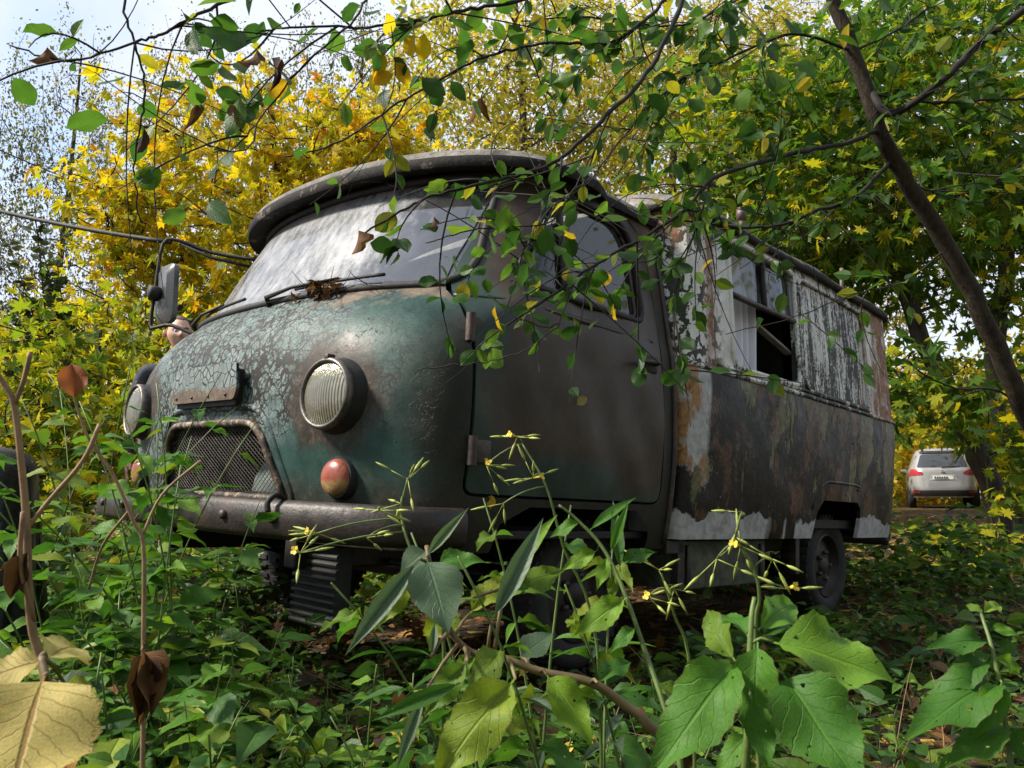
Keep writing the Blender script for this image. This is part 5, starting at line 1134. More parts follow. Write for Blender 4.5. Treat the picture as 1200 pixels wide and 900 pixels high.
hero('bent_weed', 'bent brown stemmed weed with a grey ovate leaf, below the bumper end', [(785, 905, 1.0), (757, 847, 1.0), (733, 827, 1.0), (693, 800, 1.0), (633, 787, 1.0), (587, 770, 1.0), (550, 763, 1.0), (523, 730, 1.0), (505, 668, 1.02), (500, 640, 1.04)], .0075,
     [(OVG, (500, 655, .98), (527, 738, .92), .1), (NARG, (492, 655, .98), (400, 768, .92), .3), (NARG, (500, 652, 1.0), (545, 596, .98), .5), (MEDY, (484, 668, 1.02), (436, 738, .98), .2), (MEDL, (512, 660, 1.02), (566, 648, 1.0), .8), (OVG, (500, 645, 1.04), (470, 668, 1.0), .5), (NARG, (576, 728, 1.0), (640, 600, 1.04), .0), (NAR, (590, 690, 1.04), (650, 590, 1.08), .3), (MEDY, (590, 700, 1.04), (664, 652, 1.06), .5), (MEDY, (550, 720, 1.06), (600, 660, 1.1), .3), (NAR, (588, 690, 1.02), (660, 690, 1.06), 1.0), (OVG, (610, 770, 1.1), (648, 738, 1.12), .6), (MEDY, (604, 795, .9), (503, 912, .80), .3), (MEDY, (548, 775, .94), (494, 838, .90), .3), (NAR, (540, 800, .92), (440, 840, .86), .2), (NARG, (505, 770, .95), (512, 722, 1.0), .2), (NARG, (498, 812, .94), (462, 905, .9), .2), (MEDL, (640, 790, .96), (700, 870, .9), .6), (MEDY, (560, 765, 1.06), (522, 800, 1.08), .3), (MEDL, (700, 800, .96), (745, 760, 1.0), .7)], mat=M_RSTEM)
hero('upright_weed', 'upright weed with yellowish stem and narrow leaves before the dark wheel arch', [(800, 930, .92), (785, 850, .95), (755, 760, 1.0), (728, 685, 1.03), (705, 640, 1.05), (675, 608, 1.06), (655, 592, 1.06)], .004,
     [(MEDL, (735, 700, 1.02), (668, 742, 1.0), .2), (NAR, (715, 648, 1.04), (735, 590, 1.02), .2), (MEDL, (728, 660, 1.04), (770, 640, 1.04), .6), (MEDL, (712, 652, 1.05), (698, 690, 1.03), .3), (NAR, (727, 670, 1.03), (720, 580, 1.06), .1), (MEDY, (720, 672, 1.05), (716, 706, 1.04), .2), (MEDL, (745, 735, 1.0), (712, 760, .98), .5), (MEDL, (680, 612, 1.06), (640, 625, 1.06), .4), (NAR, (690, 622, 1.06), (745, 575, 1.07), .4), (MEDL, (700, 645, 1.06), (655, 665, 1.05), .3), (MEDY, (770, 800, .97), (820, 830, .95), .5)])
hero('toothed_weed', 'pale green toothed weed beside the bare leaf litter, away from the van', [(1190, 960, .88), (1180, 860, .9), (1165, 770, .92), (1150, 720, .95)], .0045,
     [(MEDL, (1156, 752, .94), (1092, 745, .92), .6), (MEDL, (1158, 775, .93), (1096, 800, .9), .4), (MEDL, (1172, 800, .92), (1062, 832, .86), .6), (MEDL, (1174, 800, .9), (1140, 862, .86), .3), (MEDL, (1160, 735, .95), (1196, 742, .93), .5), (MEDL, (1152, 718, .96), (1180, 700, .98), .3), (MEDL, (1180, 850, .9), (1110, 880, .86), .7), (MEDL, (1182, 850, .9), (1210, 900, .86), .4), (MEDL, (1165, 770, .95), (1210, 790, .95), .5), (MEDY, (1152, 718, .96), (1128, 705, .98), .3)])
hero('yellowing_weed', 'weed with large mottled yellow leaves among the dry stalks', [(60, 960, .62), (62, 860, .62), (55, 800, .63), (48, 770, .64)], .006,
     [(PALE, (52, 792, .60), (8, 925, .50), .3), (PALE, (50, 775, .64), (-25, 790, .62), .7), (PALE, (55, 772, .66), (100, 742, .72), .6), (lmesh('orange_leaf', leaf_tpl(12, 4, .6, .4, 1.1, .3, .3, .3, .05, .06), m_leaf('tawny_leaves', [(0, (.30, .15, .035)), (1, (.36, .19, .04))], .3, .4, .6, .5, True)), (70, 850, .62), (78, 906, .58), .2), (MEDY, (75, 800, .7), (116, 815, .68), .5), (lmesh('tan_leaf', leaf_tpl(12, 4, .5, .4, 1.1, .5, .3, .4, .05, .06), L_DRY), (66, 800, .62), (92, 870, .6), .1)], mat=M_RSTEM)
# dry stalks
dr, db = hero('dry_stalk', 'tall forked dry brown stalk with a curled rusty leaf on top', [(166, 930, 1.15), (168, 760, 1.18), (168, 640, 1.2), (156, 610, 1.2), (132, 555, 1.2), (105, 516, 1.2), (92, 482, 1.2), (86, 462, 1.2)], .0042, [(WITHER[0], (168, 752, 1.16), (172, 852, 1.12), .5), (WITHER[1], (172, 762, 1.18), (188, 826, 1.18), -.5), (WITHER[0], (166, 762, 1.16), (156, 812, 1.12), .8), (WITHER[1], (170, 755, 1.17), (162, 846, 1.13), 0), (WITHER[1], (168, 755, 1.16), (182, 838, 1.12), 0), (WITHER[0], (170, 760, 1.17), (152, 826, 1.15), 0), (WITHER[0], (171, 758, 1.18), (192, 806, 1.16), 0), (lmesh('rusty_leaf', leaf_tpl(8, 4, .75, .55, .6, .5, .2, .3, .03, .06), m_leaf('rust_red_leaves', [(0, (.24, .075, .03)), (1, (.30, .11, .045))], .3, .4, .6, .4, True)), (88, 468, 1.2), (84, 425, 1.2), 0)], mat=M_DSTEM)
for pts in ([(165, 632, 1.2), (190, 580, 1.22), (235, 540, 1.25)], [(150, 600, 1.2), (120, 640, 1.24), (104, 690, 1.26)]):
    mb = MB(); mb.tube(smooth_path(np.array([at(*q) for q in pts]) - db, 5), .0022, 6); mb.build('side_twig', M_DSTEM, dr)
ds, db = hero('dry_stalk', 'thick tan dry stalk with a bent side twig, next to the black sheeting', [(60, 900, .88), (52, 790, .9), (36, 726, .9), (31, 613, .9), (25, 543, .9), (16, 473, .9), (2, 446, .9), (-20, 410, .9)], .0062, [(WITHER[1], (36, 640, .9), (8, 705, .88), 0), (WITHER[0], (20, 640, .9), (2, 680, .9), 0)], mat=M_DSTEM)
for pts in ([(29, 623, .9), (58, 586, .91), (97, 540, .92), (117, 497, .93)], [(17, 474, .9), (28, 445, .9), (36, 412, .9)], [(40, 728, .9), (24, 660, .88), (27, 600, .88)]):
    mb = MB(); mb.tube(smooth_path(np.array([at(*q) for q in pts]) - db, 5), .0026, 6); mb.build('side_twig', M_DSTEM, ds)
# balsam pods and yellow flowers on wiry stalks
M_POD = plain('pale_green_pod', (.26, .30, .06), .5, var=.3, scale=40); M_FLOWER = plain('yellow_petal', (.62, .46, .04), .5, var=.2, scale=40)
def balsam(stem_px, fans, label):
    P = [at(*q) for q in stem_px]; b = np.array(P[0]); b[2] = float(gh(b[0], b[1])) - .02; root = empty('balsam_plant', tuple(b), label, 'weed')
    S_ = smooth_path(np.array([b] + P) - b, 5); mb = MB(); mb.tube(S_, np.linspace(.003, .0014, len(S_)), 6); mb.build('stem', M_STEM, root)
    for (px, py, d, n) in fans:
        c = at(px, py, d) - b; q = S_[int(np.argmin(np.linalg.norm(S_ - c, axis=1)))]
        if np.linalg.norm(q - c) > .01: mb = MB(); mb.tube(bez(q, (q + c) / 2 + (0, 0, .01), c, 5), .0012, 5); mb.build('flower_stalk', M_STEM, root)
        for i in range(n):
            dd = unit(np.array([rp_.normal(), rp_.normal() * .5, rp_.normal() * .7 - .1])); L = rp_.uniform(.014, .03); s0 = c + dd * rp_.uniform(.008, .03)
            mb = MB(); mb.tube([c, (c + s0) / 2, s0], .0006, 4); mb.tube([s0, s0 + dd * L * .3, s0 + dd * L * .6, s0 + dd * L], [.0006, .0022, .0019, .0004], 6); mb.build('seed_pod', M_POD, root)
        if rp_.random() < .5: continue
        dd = unit(np.array([rp_.normal() * .6, -.6, .2])); M = axis_M(c + dd * .014, dd); mb = MB()
        for pa_ in range(4):
            a_ = pa_ * 1.57 + rp_.random(); e_ = np.array([math.cos(a_), math.sin(a_), .35]) * .0065; w_ = np.array([-math.sin(a_), math.cos(a_), 0]) * .003; q_ = np.array([(0, 0, 0), e_ * .6 + w_, e_, e_ * .6 - w_]); q_ = q_ @ M[:3, :3].T + M[:3, 3]; mb.add(q_, [(0, 1, 2), (0, 2, 3)])
        mb.tube([c, c + dd * .007, c + dd * .014], [.0008, .0018, .003], 6)
        mb.build('flower', M_FLOWER, root)
balsam([(520, 760, 1.1), (505, 690, 1.1), (480, 640, 1.1), (470, 600, 1.12), (478, 560, 1.12)], [(478, 562, 1.12, 5), (445, 598, 1.1, 5), (470, 590, 1.1, 4), (372, 625, 1.08, 5), (352, 648, 1.06, 4), (430, 630, 1.1, 3)], 'wiry balsam with yellow flowers and pods against the bumper')
balsam([(700, 760, 1.2), (660, 640, 1.2), (640, 570, 1.2), (612, 520, 1.22)], [(606, 512, 1.22, 5), (570, 545, 1.22, 4), (625, 560, 1.2, 5), (590, 590, 1.2, 3)], 'wiry balsam with pale pods against the brown door')
balsam([(885, 780, .95), (890, 700, .95), (880, 660, .95), (862, 630, .95)], [(868, 640, .95, 5), (840, 655, .95, 4), (905, 655, .95, 4), (870, 600, .96, 3), (920, 690, .95, 3)], 'wiry balsam with yellow flowers rising above the broad leaved weed')
balsam([(810, 800, 1.1), (790, 720, 1.1), (775, 672, 1.1)], [(772, 668, 1.1, 5), (790, 690, 1.1, 4), (760, 700, 1.1, 3)], 'small balsam with pods below the cab rear corner')
# ordinary herbs, each a plant with its own leaves
def herb(x, y, h, n, L, meshes, label, group, lean=None, stem=M_STEM, name='leafy_herb', r=rp_):
    b = np.array([x, y, float(gh(x, y)) - .01]); root = empty(name, tuple(b), label, 'herb', group); ln = lean if lean is not None else r.normal(size=2) * .25
    tip = np.array([ln[0] * h, ln[1] * h, h]); S_ = bez(np.zeros(3), np.array([ln[0] * h * .2, ln[1] * h * .2, h * .6]), tip, 8); mb = MB(); mb.tube(S_, np.linspace(.0032, .0014, 9), 5); mb.build('stem', stem, root)
    a0 = r.uniform(0, 6.28)
    for i in range(n):
        t = .25 + .75 * (i // 2 + .5) / max(1, (n + 1) // 2); q = S_[int(t * 8)]; a = a0 + (i % 2) * math.pi + (i // 2) * 1.5 + r.normal() * .25
        d = np.array([math.cos(a), math.sin(a), r.uniform(-.35, .45)]); sz = L * (1.15 - .55 * t) * r.uniform(.8, 1.2); put_leaf(meshes[int(r.integers(len(meshes)))], q + b, d, np.array([0, 0, 1.0]) + r.normal(size=3) * .3, sz, root, b)
    return root
G1 = 'leafy green herbs before the van front'
def near_label(px, h):
    where = 'between the black sheeting and the forked dry stalk' if px < 115 else 'behind the forked dry stalk' if px < 180 else 'in front of the far headlight' if px < 222 else 'in front of the grille'
    return ('tall' if h > .76 else 'mid sized' if h > .55 else 'short') + ' leafy green herb growing ' + where
def side_label(px):
    return 'low green herb ' + ('under the bumper end' if px < 620 else 'before the dark front wheel arch' if px < 745 else 'below the cab rear corner' if px < 840 else 'beside the rear wheel' if px < 960 else 'below the rear corner of the box' if px < 1040 else 'between the van tail and the bent maple trunk')
for px, py, d, h in [(215, 640, 1.9, .80), (200, 640, 1.75, .74), (228, 640, 1.95, .72), (150, 640, 2.2, .88), (130, 640, 1.9, .78), (105, 640, 2.2, .86), (170, 640, 2.0, .70), (190, 640, 2.2, .72), (60, 640, 2.3, .84), (85, 650, 2.0, .72), (240, 660, 2.0, .56), (35, 640, 2.4, .8), (160, 640, 2.0, .74), (235, 660, 1.75, .60), (120, 640, 2.1, .84), (185, 660, 1.7, .62), (255, 640, 2.05, .50), (90, 650, 1.9, .70), (285, 680, 1.7, .36), (70, 680, 1.7, .48), (140, 690, 1.6, .44), (205, 700, 1.55, .40), (300, 700, 1.9, .34), (215, 600, 2.25, .86), (165, 600, 2.4, .84), (100, 600, 2.5, .9), (130, 600, 2.6, .86), (250, 690, 1.5, .38), (110, 720, 1.4, .36)]:
    p = at(px, py, d); herb(p[0], p[1], h * 1.13 if h > .55 else h, int(rp_.integers(15, 22)), .125, HERB if rp_.random() < .8 else HERBY, near_label(px, h), G1)
G2 = 'low herbs along the van side'
for px, d, h in [(560, 1.5, .26), (600, 1.75, .28), (650, 1.55, .22), (690, 1.9, .28), (730, 1.7, .24), (770, 2.0, .26), (820, 1.9, .22), (860, 2.3, .26), (900, 2.5, .24), (930, 2.9, .26), (980, 3.1, .26), (1020, 3.5, .26), (1050, 4.2, .30), (1090, 4.4, .28), (1060, 5.2, .40), (1110, 5.2, .34), (1030, 4.9, .42), (1150, 4.8, .3), (1080, 5.6, .38), (1000, 4.2, .24)]:
    p = at(px, 640, d); herb(p[0], p[1], h, int(rp_.integers(8, 13)), .085, HERB, side_label(px), G2)
G3 = 'lime yellow herbs in the undergrowth'; T3 = 'lime yellow herb in the undergrowth below the door'
for px, d, h in [(640, 1.25, .20), (700, 1.2, .18), (760, 1.15, .2), (805, 1.3, .22), (840, 1.2, .18), (720, 1.45, .2), (790, 1.5, .2), (670, 1.4, .18), (620, 1.0, .2), (680, .95, .2), (745, .9, .18), (800, .95, .22), (730, 1.05, .22), (850, .95, .2)]:
    p = at(px, 700, d); herb(p[0], p[1], h, int(rp_.integers(7, 11)), .06, HERBY, T3, G3)
G4 = 'dark narrow leaved herbs under the bumper'
for px, py, d, h in [(310, 640, 2.0, .40), (330, 660, 1.95, .34), (295, 650, 2.1, .42), (345, 690, 1.85, .28)]:
    p = at(px, py, d); herb(p[0], p[1], h, 14, .06, [NARG, NAR], 'narrow grey leaved herb beside the ribbed cooler', G4)
G5 = 'near herbs at the bottom of the thicket'
for px, d, h in [(330, .95, .20), (390, .9, .18), (270, .95, .20), (430, 1.05, .2), (470, .85, .16), (350, 1.2, .22), (230, 1.0, .22), (300, 1.35, .22), (410, 1.3, .2), (190, .85, .18), (960, 1.0, .17), (1030, 1.05, .16), (1090, 1.2, .2), (1130, 1.0, .2), (990, 1.5, .2), (1060, 1.7, .2), (640, .8, .15), (590, .9, .16), (560, 1.1, .2), (700, .85, .16), (450, 1.35, .26), (500, 1.45, .28), (400, 1.5, .28), (530, 1.3, .24), (360, 1.55, .30), (480, 1.6, .28), (430, 1.65, .3), (540, 1.65, .3), (260, 1.25, .28), (310, 1.1, .22), (150, 1.05, .26), (220, 1.2, .3), (1000, .9, .14), (1100, .95, .16), (930, 1.3, .2), (60, 1.2, .3), (100, 1.35, .36), (30, 1.5, .42), (140, 1.4, .36), (380, .75, .14), (450, .8, .15), (520, .95, .18), (300, .8, .16), (230, .75, .14), (410, 1.1, .22), (490, 1.2, .24), (350, 1.0, .2)]:
    p = at(px, 800, d); herb(p[0], p[1], h, int(rp_.integers(9, 14)), .075, HERB if rp_.random() < .6 else HERBY, ('short broad green herb ' + ('next to the brown withered leaf bunch' if px < 300 else 'in front of the ribbed cooler' if px < 450 else 'under the bent brown stemmed weed' if px < 720 else 'between the broad leaved weed and the toothed weed')), G5)
G6 = 'lance leaved herbs before the cab'
for px, d, h in [(585, 1.15, .56), (625, 1.2, .60), (665, 1.1, .54), (560, 1.3, .50), (700, 1.25, .56), (745, 1.2, .50), (640, 1.35, .62)]:
    p = at(px, 700, d); herb(p[0], p[1], h, int(rp_.integers(13, 19)), .115, [NAR, NAR, NARG, MEDL, MEDY], 'tall lance leaved herb standing before the bumper end and wheel arch', G6)
# undergrowth that nobody could count
def keep(x, y):
    """outside the van's footprint"""
    Q = (np.stack([x, y, 0 * x + .2], -1) - VRn[:3, 3]) @ VRn[:3, :3]; return ~((np.abs(Q[:, 0]) < .92) & (Q[:, 1] > .6) & (Q[:, 1] < 3.7))
ru = np.random.default_rng(5)
nc = 4300; cy = .62 + ru.random(nc) ** 1.5 * 6.4; cx = (ru.random(nc) - .5) * (1.0 + cy * 1.45); ok = keep(cx, cy); dens_ = np.where((cx > .45 * cy - .25), .6, 1.0); ok &= ru.random(nc) < dens_; cx, cy = cx[ok], cy[ok]
parts_ = []; st = MB(); PP, DD, SS = [], [], []
for x, y in zip(cx, cy):
    left = x < -.28 * y; hh = ru.uniform(.06, .20) + (.20 * ru.random() if (left and y > 1.3) else 0); n = int(ru.integers(7, 15)); b = np.array([x, y, float(gh(x, y))]); t = np.sort(ru.random(n)) ** .6; t[-3:] = 1
    a = ru.uniform(0, 6.28, n); o = np.stack([np.cos(a), np.sin(a), ru.uniform(-.3, .5, n)], -1); lean = ru.normal(size=2) * .3
    p = b + np.stack([lean[0] * hh * t, lean[1] * hh * t, hh * t], -1) + o * .02; PP.append(p); DD.append(o); SS.append(np.exp(ru.normal(math.log(.042), .42, n)) * (1 if y < 2.5 else 1.15) * ru.uniform(.7, 1.4))
    st.tube([b, b + (lean[0] * hh * .5, lean[1] * hh * .5, hh * .5), b + (lean[0] * hh, lean[1] * hh, hh)], [.0014, .0011, .0008], 4, cap=False)
PP, DD, SS = np.concatenate(PP), np.concatenate(DD), np.concatenate(SS); K = len(PP)
rv = np.clip(ru.random(K) * .85 + .15 * np.sin(PP[:, 0] * 3 + PP[:, 1] * 2.3), 0, 1)
ug = leafmass('undergrowth', [spread(T_HB, PP, DD, rdir(K, 1.6, ru), SS, rv)], L_HERBJ, label='dense low green undergrowth round the van', cat='undergrowth')
st.build('undergrowth_stems', plain('dark_herb_stem', (.045, .065, .02), .6), ug, kind='stuff')
K = 900; i_ = ru.integers(0, len(PP), K); pc_ = PP[i_] + np.array([0, 0, .012]); leafmass('caught_leaves', [spread(T_M, pc_[:400], rdir(400, 0, ru), rdir(400, 1.0, ru), ru.uniform(.03, .075, 400), ru.random(400)), spread(T_OV, pc_[400:], rdir(500, 0, ru), rdir(500, 1.0, ru), ru.uniform(.025, .06, 500), ru.random(500))], L_LITTER, ug)
# dry grass stalks and fine dead twigs through it
mb = MB()
for _ in range(520):
    y = .8 + ru.random() * 3.2; x = (ru.random() - .5) * (1 + y * 1.2)
    if not keep(np.array([x]), np.array([y]))[0]: continue
    b = np.array([x, y, float(gh(x, y))]); d = unit(np.array([ru.normal(), ru.normal(), 1.0])); L = ru.uniform(.1, .4); mb.tube(bez(b, b + d * L * .6, b + d * L + (ru.normal() * .08, 0, -.04), 5), np.linspace(.0016, .0006, 6), 4, cap=False)
o = mb.build('dead_stalks', M_DSTEM, None, kind='stuff'); tag(o, 'fine dead stalks poking through the undergrowth', 'dead stalks')

# taller growth added along the far side of the van, blocking light underneath
rf_ = np.random.default_rng(31); PP, DD, SS = [], [], []
for _ in range(520):
    lx, ly = -1.02 - rf_.random() * 1.1, rf_.uniform(-.2, 4.6)
    if rf_.random() < .35: lx, ly = rf_.uniform(-1.5, 1.3), 3.85 + rf_.random() * 1.2
    w_ = on_van0((lx, ly, .2)); b = np.array([w_[0], w_[1], float(gh(w_[0], w_[1]))]); hh = rf_.uniform(.25, .62); n_ = int(rf_.integers(9, 16)); t_ = np.sort(rf_.random(n_)) ** .7; a_ = rf_.uniform(0, 6.28, n_)
    o_ = np.stack([np.cos(a_), np.sin(a_), rf_.uniform(-.4, .4, n_)], -1); PP.append(b + np.stack([0 * t_, 0 * t_, hh * t_], -1) + o_ * .03 + rf_.normal(size=(n_, 3)) * .02); DD.append(o_); SS.append(rf_.uniform(.06, .11, n_))
PP, DD, SS = np.concatenate(PP), np.concatenate(DD), np.concatenate(SS); K = len(PP)
leafmass('thicket', [spread(T_HB, PP, DD, rdir(K, 1.2, rf_), SS, rf_.random(K))], L_HERBJ, label='waist high green thicket added along the far side of the van to darken its underside', cat='thicket')
# ================================================================== person standing beyond the van's nose
def skin_body(edges, joints, name, mat, parent, sub=2):
    """continuous body grown over a skeleton; joints: name -> (point, rx, ry)"""
    names = list(joints); me = bpy.data.meshes.new(name); me.from_pydata([joints[n][0] for n in names], [(names.index(a), names.index(b)) for a, b in edges], [])
    o = bpy.data.objects.new(name, me); COL.objects.link(o)
    md = o.modifiers.new('skin', 'SKIN'); md.use_smooth_shade = True; md.branch_smoothing = .6
    sv = me.skin_vertices[0] if me.skin_vertices else None
    if sv is None:
        bm = bmesh.new(); bm.from_mesh(me); bm.verts.layers.skin.verify(); bm.to_mesh(me); bm.free(); sv = me.skin_vertices[0]
    for i, n in enumerate(names): sv.data[i].radius = joints[n][1:3]; sv.data[i].use_root = (i == 0)
    s2 = o.modifiers.new('sub', 'SUBSURF'); s2.levels = sub; s2.render_levels = sub
    dg = bpy.context.evaluated_depsgraph_get(); dg.update(); nm = bpy.data.meshes.new_from_object(o.evaluated_get(dg)); o.modifiers.clear(); o.data = nm; nm.name = name
    nm.materials.clear(); nm.materials.append(mat); nm.polygons.foreach_set('use_smooth', np.full(len(nm.polygons), True)); o.parent = parent; return o
k = NT('skin'); v = k.co(); a = k.noise(v, 30, 4); M_SKIN = k.done(k.bsdf(k.ramp(a, [(.3, (.46, .27, .20)), (.7, (.56, .34, .26))]), .5, 0, .4, k.bump(a, .1, .002), **{'Subsurface Weight': .1}))
M_JACK = plain('dark_navy_jacket', (.03, .035, .05), .8, var=.25, scale=12); M_TROU = plain('grey_trousers', (.06, .06, .065), .85, var=.25, scale=12); M_SHOE = plain('black_shoe', (.015, .015, .015), .5); M_HAIR = plain('cropped_brown_hair', (.10, .062, .04), .85, var=.4, scale=90, bump=.6)
hp = at(210, 392, 5.7); gx, gy = hp[0], hp[1]; gz = float(gh(gx, gy))
person = empty('person', (gx, gy, gz), 'person with short cropped hair peering over the van nose past the mirror', 'person')
HZ = hp[2] - gz                                                  # height of the head centre
person.rotation_euler = (0, 0, math.radians(28))
sc_ = HZ / 1.66
def J(x, y, z, rx, ry=None): return ((x * sc_, y * sc_, z * sc_), rx * sc_, (ry or rx) * sc_)
jn = {'pelvis': J(0, 0, .96, .15, .12), 'waist': J(0, 0, 1.12, .14, .105), 'chest': J(0, .01, 1.32, .165, .12), 'neckb': J(0, .01, 1.47, .075, .075), 'neck': J(0, -.005, 1.55, .055, .06)}
ed = [('pelvis', 'waist'), ('waist', 'chest'), ('chest', 'neckb'), ('neckb', 'neck')]
for s_, t in ((-1, 'l'), (1, 'r')):
    jn.update({'sh' + t: J(s_ * .19, .01, 1.42, .065), 'el' + t: J(s_ * .25, .03, 1.13, .048), 'wr' + t: J(s_ * .26, -.06, .88, .032), 'pa' + t: J(s_ * .262, -.08, .80, .034, .020),
               'hip' + t: J(s_ * .10, 0, .90, .095), 'kn' + t: J(s_ * .11, -.015, .50, .062), 'an' + t: J(s_ * .115, .02, .09, .042), 'to' + t: J(s_ * .125, -.15, .04, .038)})
    ed += [('chest', 'sh' + t), ('sh' + t, 'el' + t), ('el' + t, 'wr' + t), ('wr' + t, 'pa' + t), ('pelvis', 'hip' + t), ('hip' + t, 'kn' + t), ('kn' + t, 'an' + t), ('an' + t, 'to' + t)]
    for fi, (fy, fl) in enumerate([(-.028, .060), (-.010, .072), (.008, .066), (.025, .052)]):
        jn['fa%d' % fi + t] = J(s_ * .264, -.08 + fy, .765, .0095); jn['fb%d' % fi + t] = J(s_ * .262, -.085 + fy, .765 - fl * .6, .0085); jn['fc%d' % fi + t] = J(s_ * .254, -.092 + fy, .765 - fl, .007)
        ed += [('pa' + t, 'fa%d' % fi + t), ('fa%d' % fi + t, 'fb%d' % fi + t), ('fb%d' % fi + t, 'fc%d' % fi + t)]
    jn['ta' + t] = J(s_ * .25, -.125, .80, .011); jn['tb' + t] = J(s_ * .245, -.135, .765, .009); ed += [('pa' + t, 'ta' + t), ('ta' + t, 'tb' + t)]
body = skin_body(ed, jn, 'body', M_JACK, person)
nm = body.data; nm.materials.append(M_TROU); nm.materials.append(M_SKIN); nm.materials.append(M_SHOE)
for p in nm.polygons:
    z = p.center.z / sc_; ax_ = abs(p.center.x / sc_)
    p.material_index = 3 if z < .11 else 2 if (z > 1.49 or (z < .875 and ax_ > .20)) else 1 if (z < .97 and ax_ < .21) else 0
# head: one sculpted surface (x right, -y forward, z up), joined to the body mesh
th_, ph_ = np.meshgrid(np.linspace(0, math.pi, 49), np.linspace(0, 2 * math.pi, 64, endpoint=False), indexing='ij')
nx_, ny_, nz_ = np.sin(th_) * np.sin(ph_), -np.sin(th_) * np.cos(ph_), np.cos(th_)
X = .074 * nx_; Y = .096 * ny_; Z = .118 * nz_
low_ = np.clip(-nz_, 0, 1); X *= 1 - .30 * low_ ** 1.3; Y = np.where(ny_ < 0, Y * (1 - .10 * low_), Y * (1 - .45 * low_)); 
g2 = lambda x0, z0, sx, sz: np.exp(-((X - x0) / sx) ** 2 - ((Z - z0) / sz) ** 2) * (ny_ < 0)
Y -= .026 * g2(0, -.022, .013, .016) + .015 * g2(0, .002, .010, .024)                       # nose
Y += .013 * g2(.031, .004, .017, .012) + .013 * g2(-.031, .004, .017, .012)                  # eye sockets
Y -= .006 * g2(.028, .024, .024, .008) + .006 * g2(-.028, .024, .024, .008)                  # brow
Y -= .006 * g2(0, -.056, .022, .006) + .006 * g2(0, -.069, .020, .006); Y += .004 * g2(0, -.0625, .024, .003)   # lips
Y -= .010 * g2(0, -.096, .024, .016); X += .005 * np.sign(nx_) * (np.abs(nx_) > .5) * np.exp(-((Z + .02) / .03) ** 2)
V = np.stack([X, Y, Z], -1).reshape(-1, 3) * sc_ + np.array([0, -.02, 1.66]) * sc_; a, b = 49, 64
F = np.array([(i * b + j, i * b + (j + 1) % b, (i + 1) * b + (j + 1) % b, (i + 1) * b + j) for i in range(a - 1) for j in range(b)])[:, ::-1]
bm = bmesh.new(); bm.from_mesh(nm); off_ = len(bm.verts); vs_ = [bm.verts.new(q) for q in V]; bm.verts.ensure_lookup_table()
for f in F:
    q = list(dict.fromkeys(vs_[i] for i in f))
    try: ff = bm.faces.new(q); ff.material_index = 2; ff.smooth = True
    except ValueError: pass
bm.to_mesh(nm); bm.free()
hv = (nz_ > .30 - .55 * np.clip(ny_, -.2, 1)) & ~((ny_ < -.55) & (nz_ < .70)); hm = V.reshape(a, b, 3); keepf = [f for f in F if hv.reshape(-1)[f].all()]
cen_ = np.array([0, -.02, 1.66]) * sc_; MB().add((V - cen_) * 1.035 + cen_, [tuple(f) for f in keepf]).build('hair', M_HAIR, person)
for s_ in (-1, 1):
    e = MB(); e.lathe([(0, -.012), (.0085, -.0085), (.012, 0), (.0085, .0085), (0, .012)], 12, axis_M(np.array([s_ * .031, -.02 - .073, 1.664]) * sc_, (0, -1, 0)), closed=True); eo = e.build('eye', plain('eye_white', (.7, .7, .68), .2, var=.05), person)
    MB().lathe([(.006, .0105), (.004, .0125), (0, .013)], 10, axis_M(np.array([s_ * .031, -.02 - .073, 1.664]) * sc_, (0, -1, 0)), closed=True).build('iris', plain('dark_iris', (.03, .03, .035), .2), eo)
    er = MB(); er.lathe([(.010, 0), (.024, .004), (.030, .012), (.027, .018), (.018, .012), (.006, .008)], 14, axis_M(np.array([s_ * .077, .0, 1.655]) * sc_, (s_, .35, 0)), closed=True); er.build('ear', M_SKIN, person)
    eb = MB(); eb.tube(np.array([(s_ * .014, -.118, 1.682), (s_ * .030, -.117, 1.688), (s_ * .048, -.100, 1.684)]) * sc_, [.003, .004, .002], 6); eb.build('eyebrow', M_HAIR, person)

# ================================================================== silver car parked on the track
c = at(1108, 597, 22.5); gz = float(gh(c[0], c[1]))
car = empty('parked_car', (c[0], c[1] + .0, gz), 'silver crossover car parked beyond the maples, rear towards the van', 'car', rot=(0, 0, math.radians(-25)))
k = NT('silver_car_paint'); M_SILV = k.done(k.bsdf(k.ramp(k.noise(k.co(), 4, 3), [(.3, (.34, .34, .35)), (.7, (.40, .40, .405))]), .25, .4, .5, None, **{'Coat Weight': .6, 'Coat Roughness': .08}))
M_CGL = plain('tinted_car_glass', (.03, .035, .04), .08, 0, .1, 4, .02, .9); M_RED = plain('red_tail_lamp', (.34, .03, .045), .2, 0, .2, 20); M_CBLK = plain('black_car_plastic', (.02, .02, .021), .6)
czs = [.30, .42, .55, .75, .95, 1.05, 1.12, 1.35, 1.55, 1.64, 1.70]
cw = cub(czs, [.82, .88, .905, .91, .90, .885, .85, .77, .69, .63, .50]); cr_ = cub(czs, [.06, .0, -.02, .0, .03, .05, .10, .26, .42, .50, .66]); cf = cub(czs, [4.45, 4.55, 4.58, 4.52, 4.35, 3.7, 3.35, 2.9, 2.45, 2.2, 1.9])
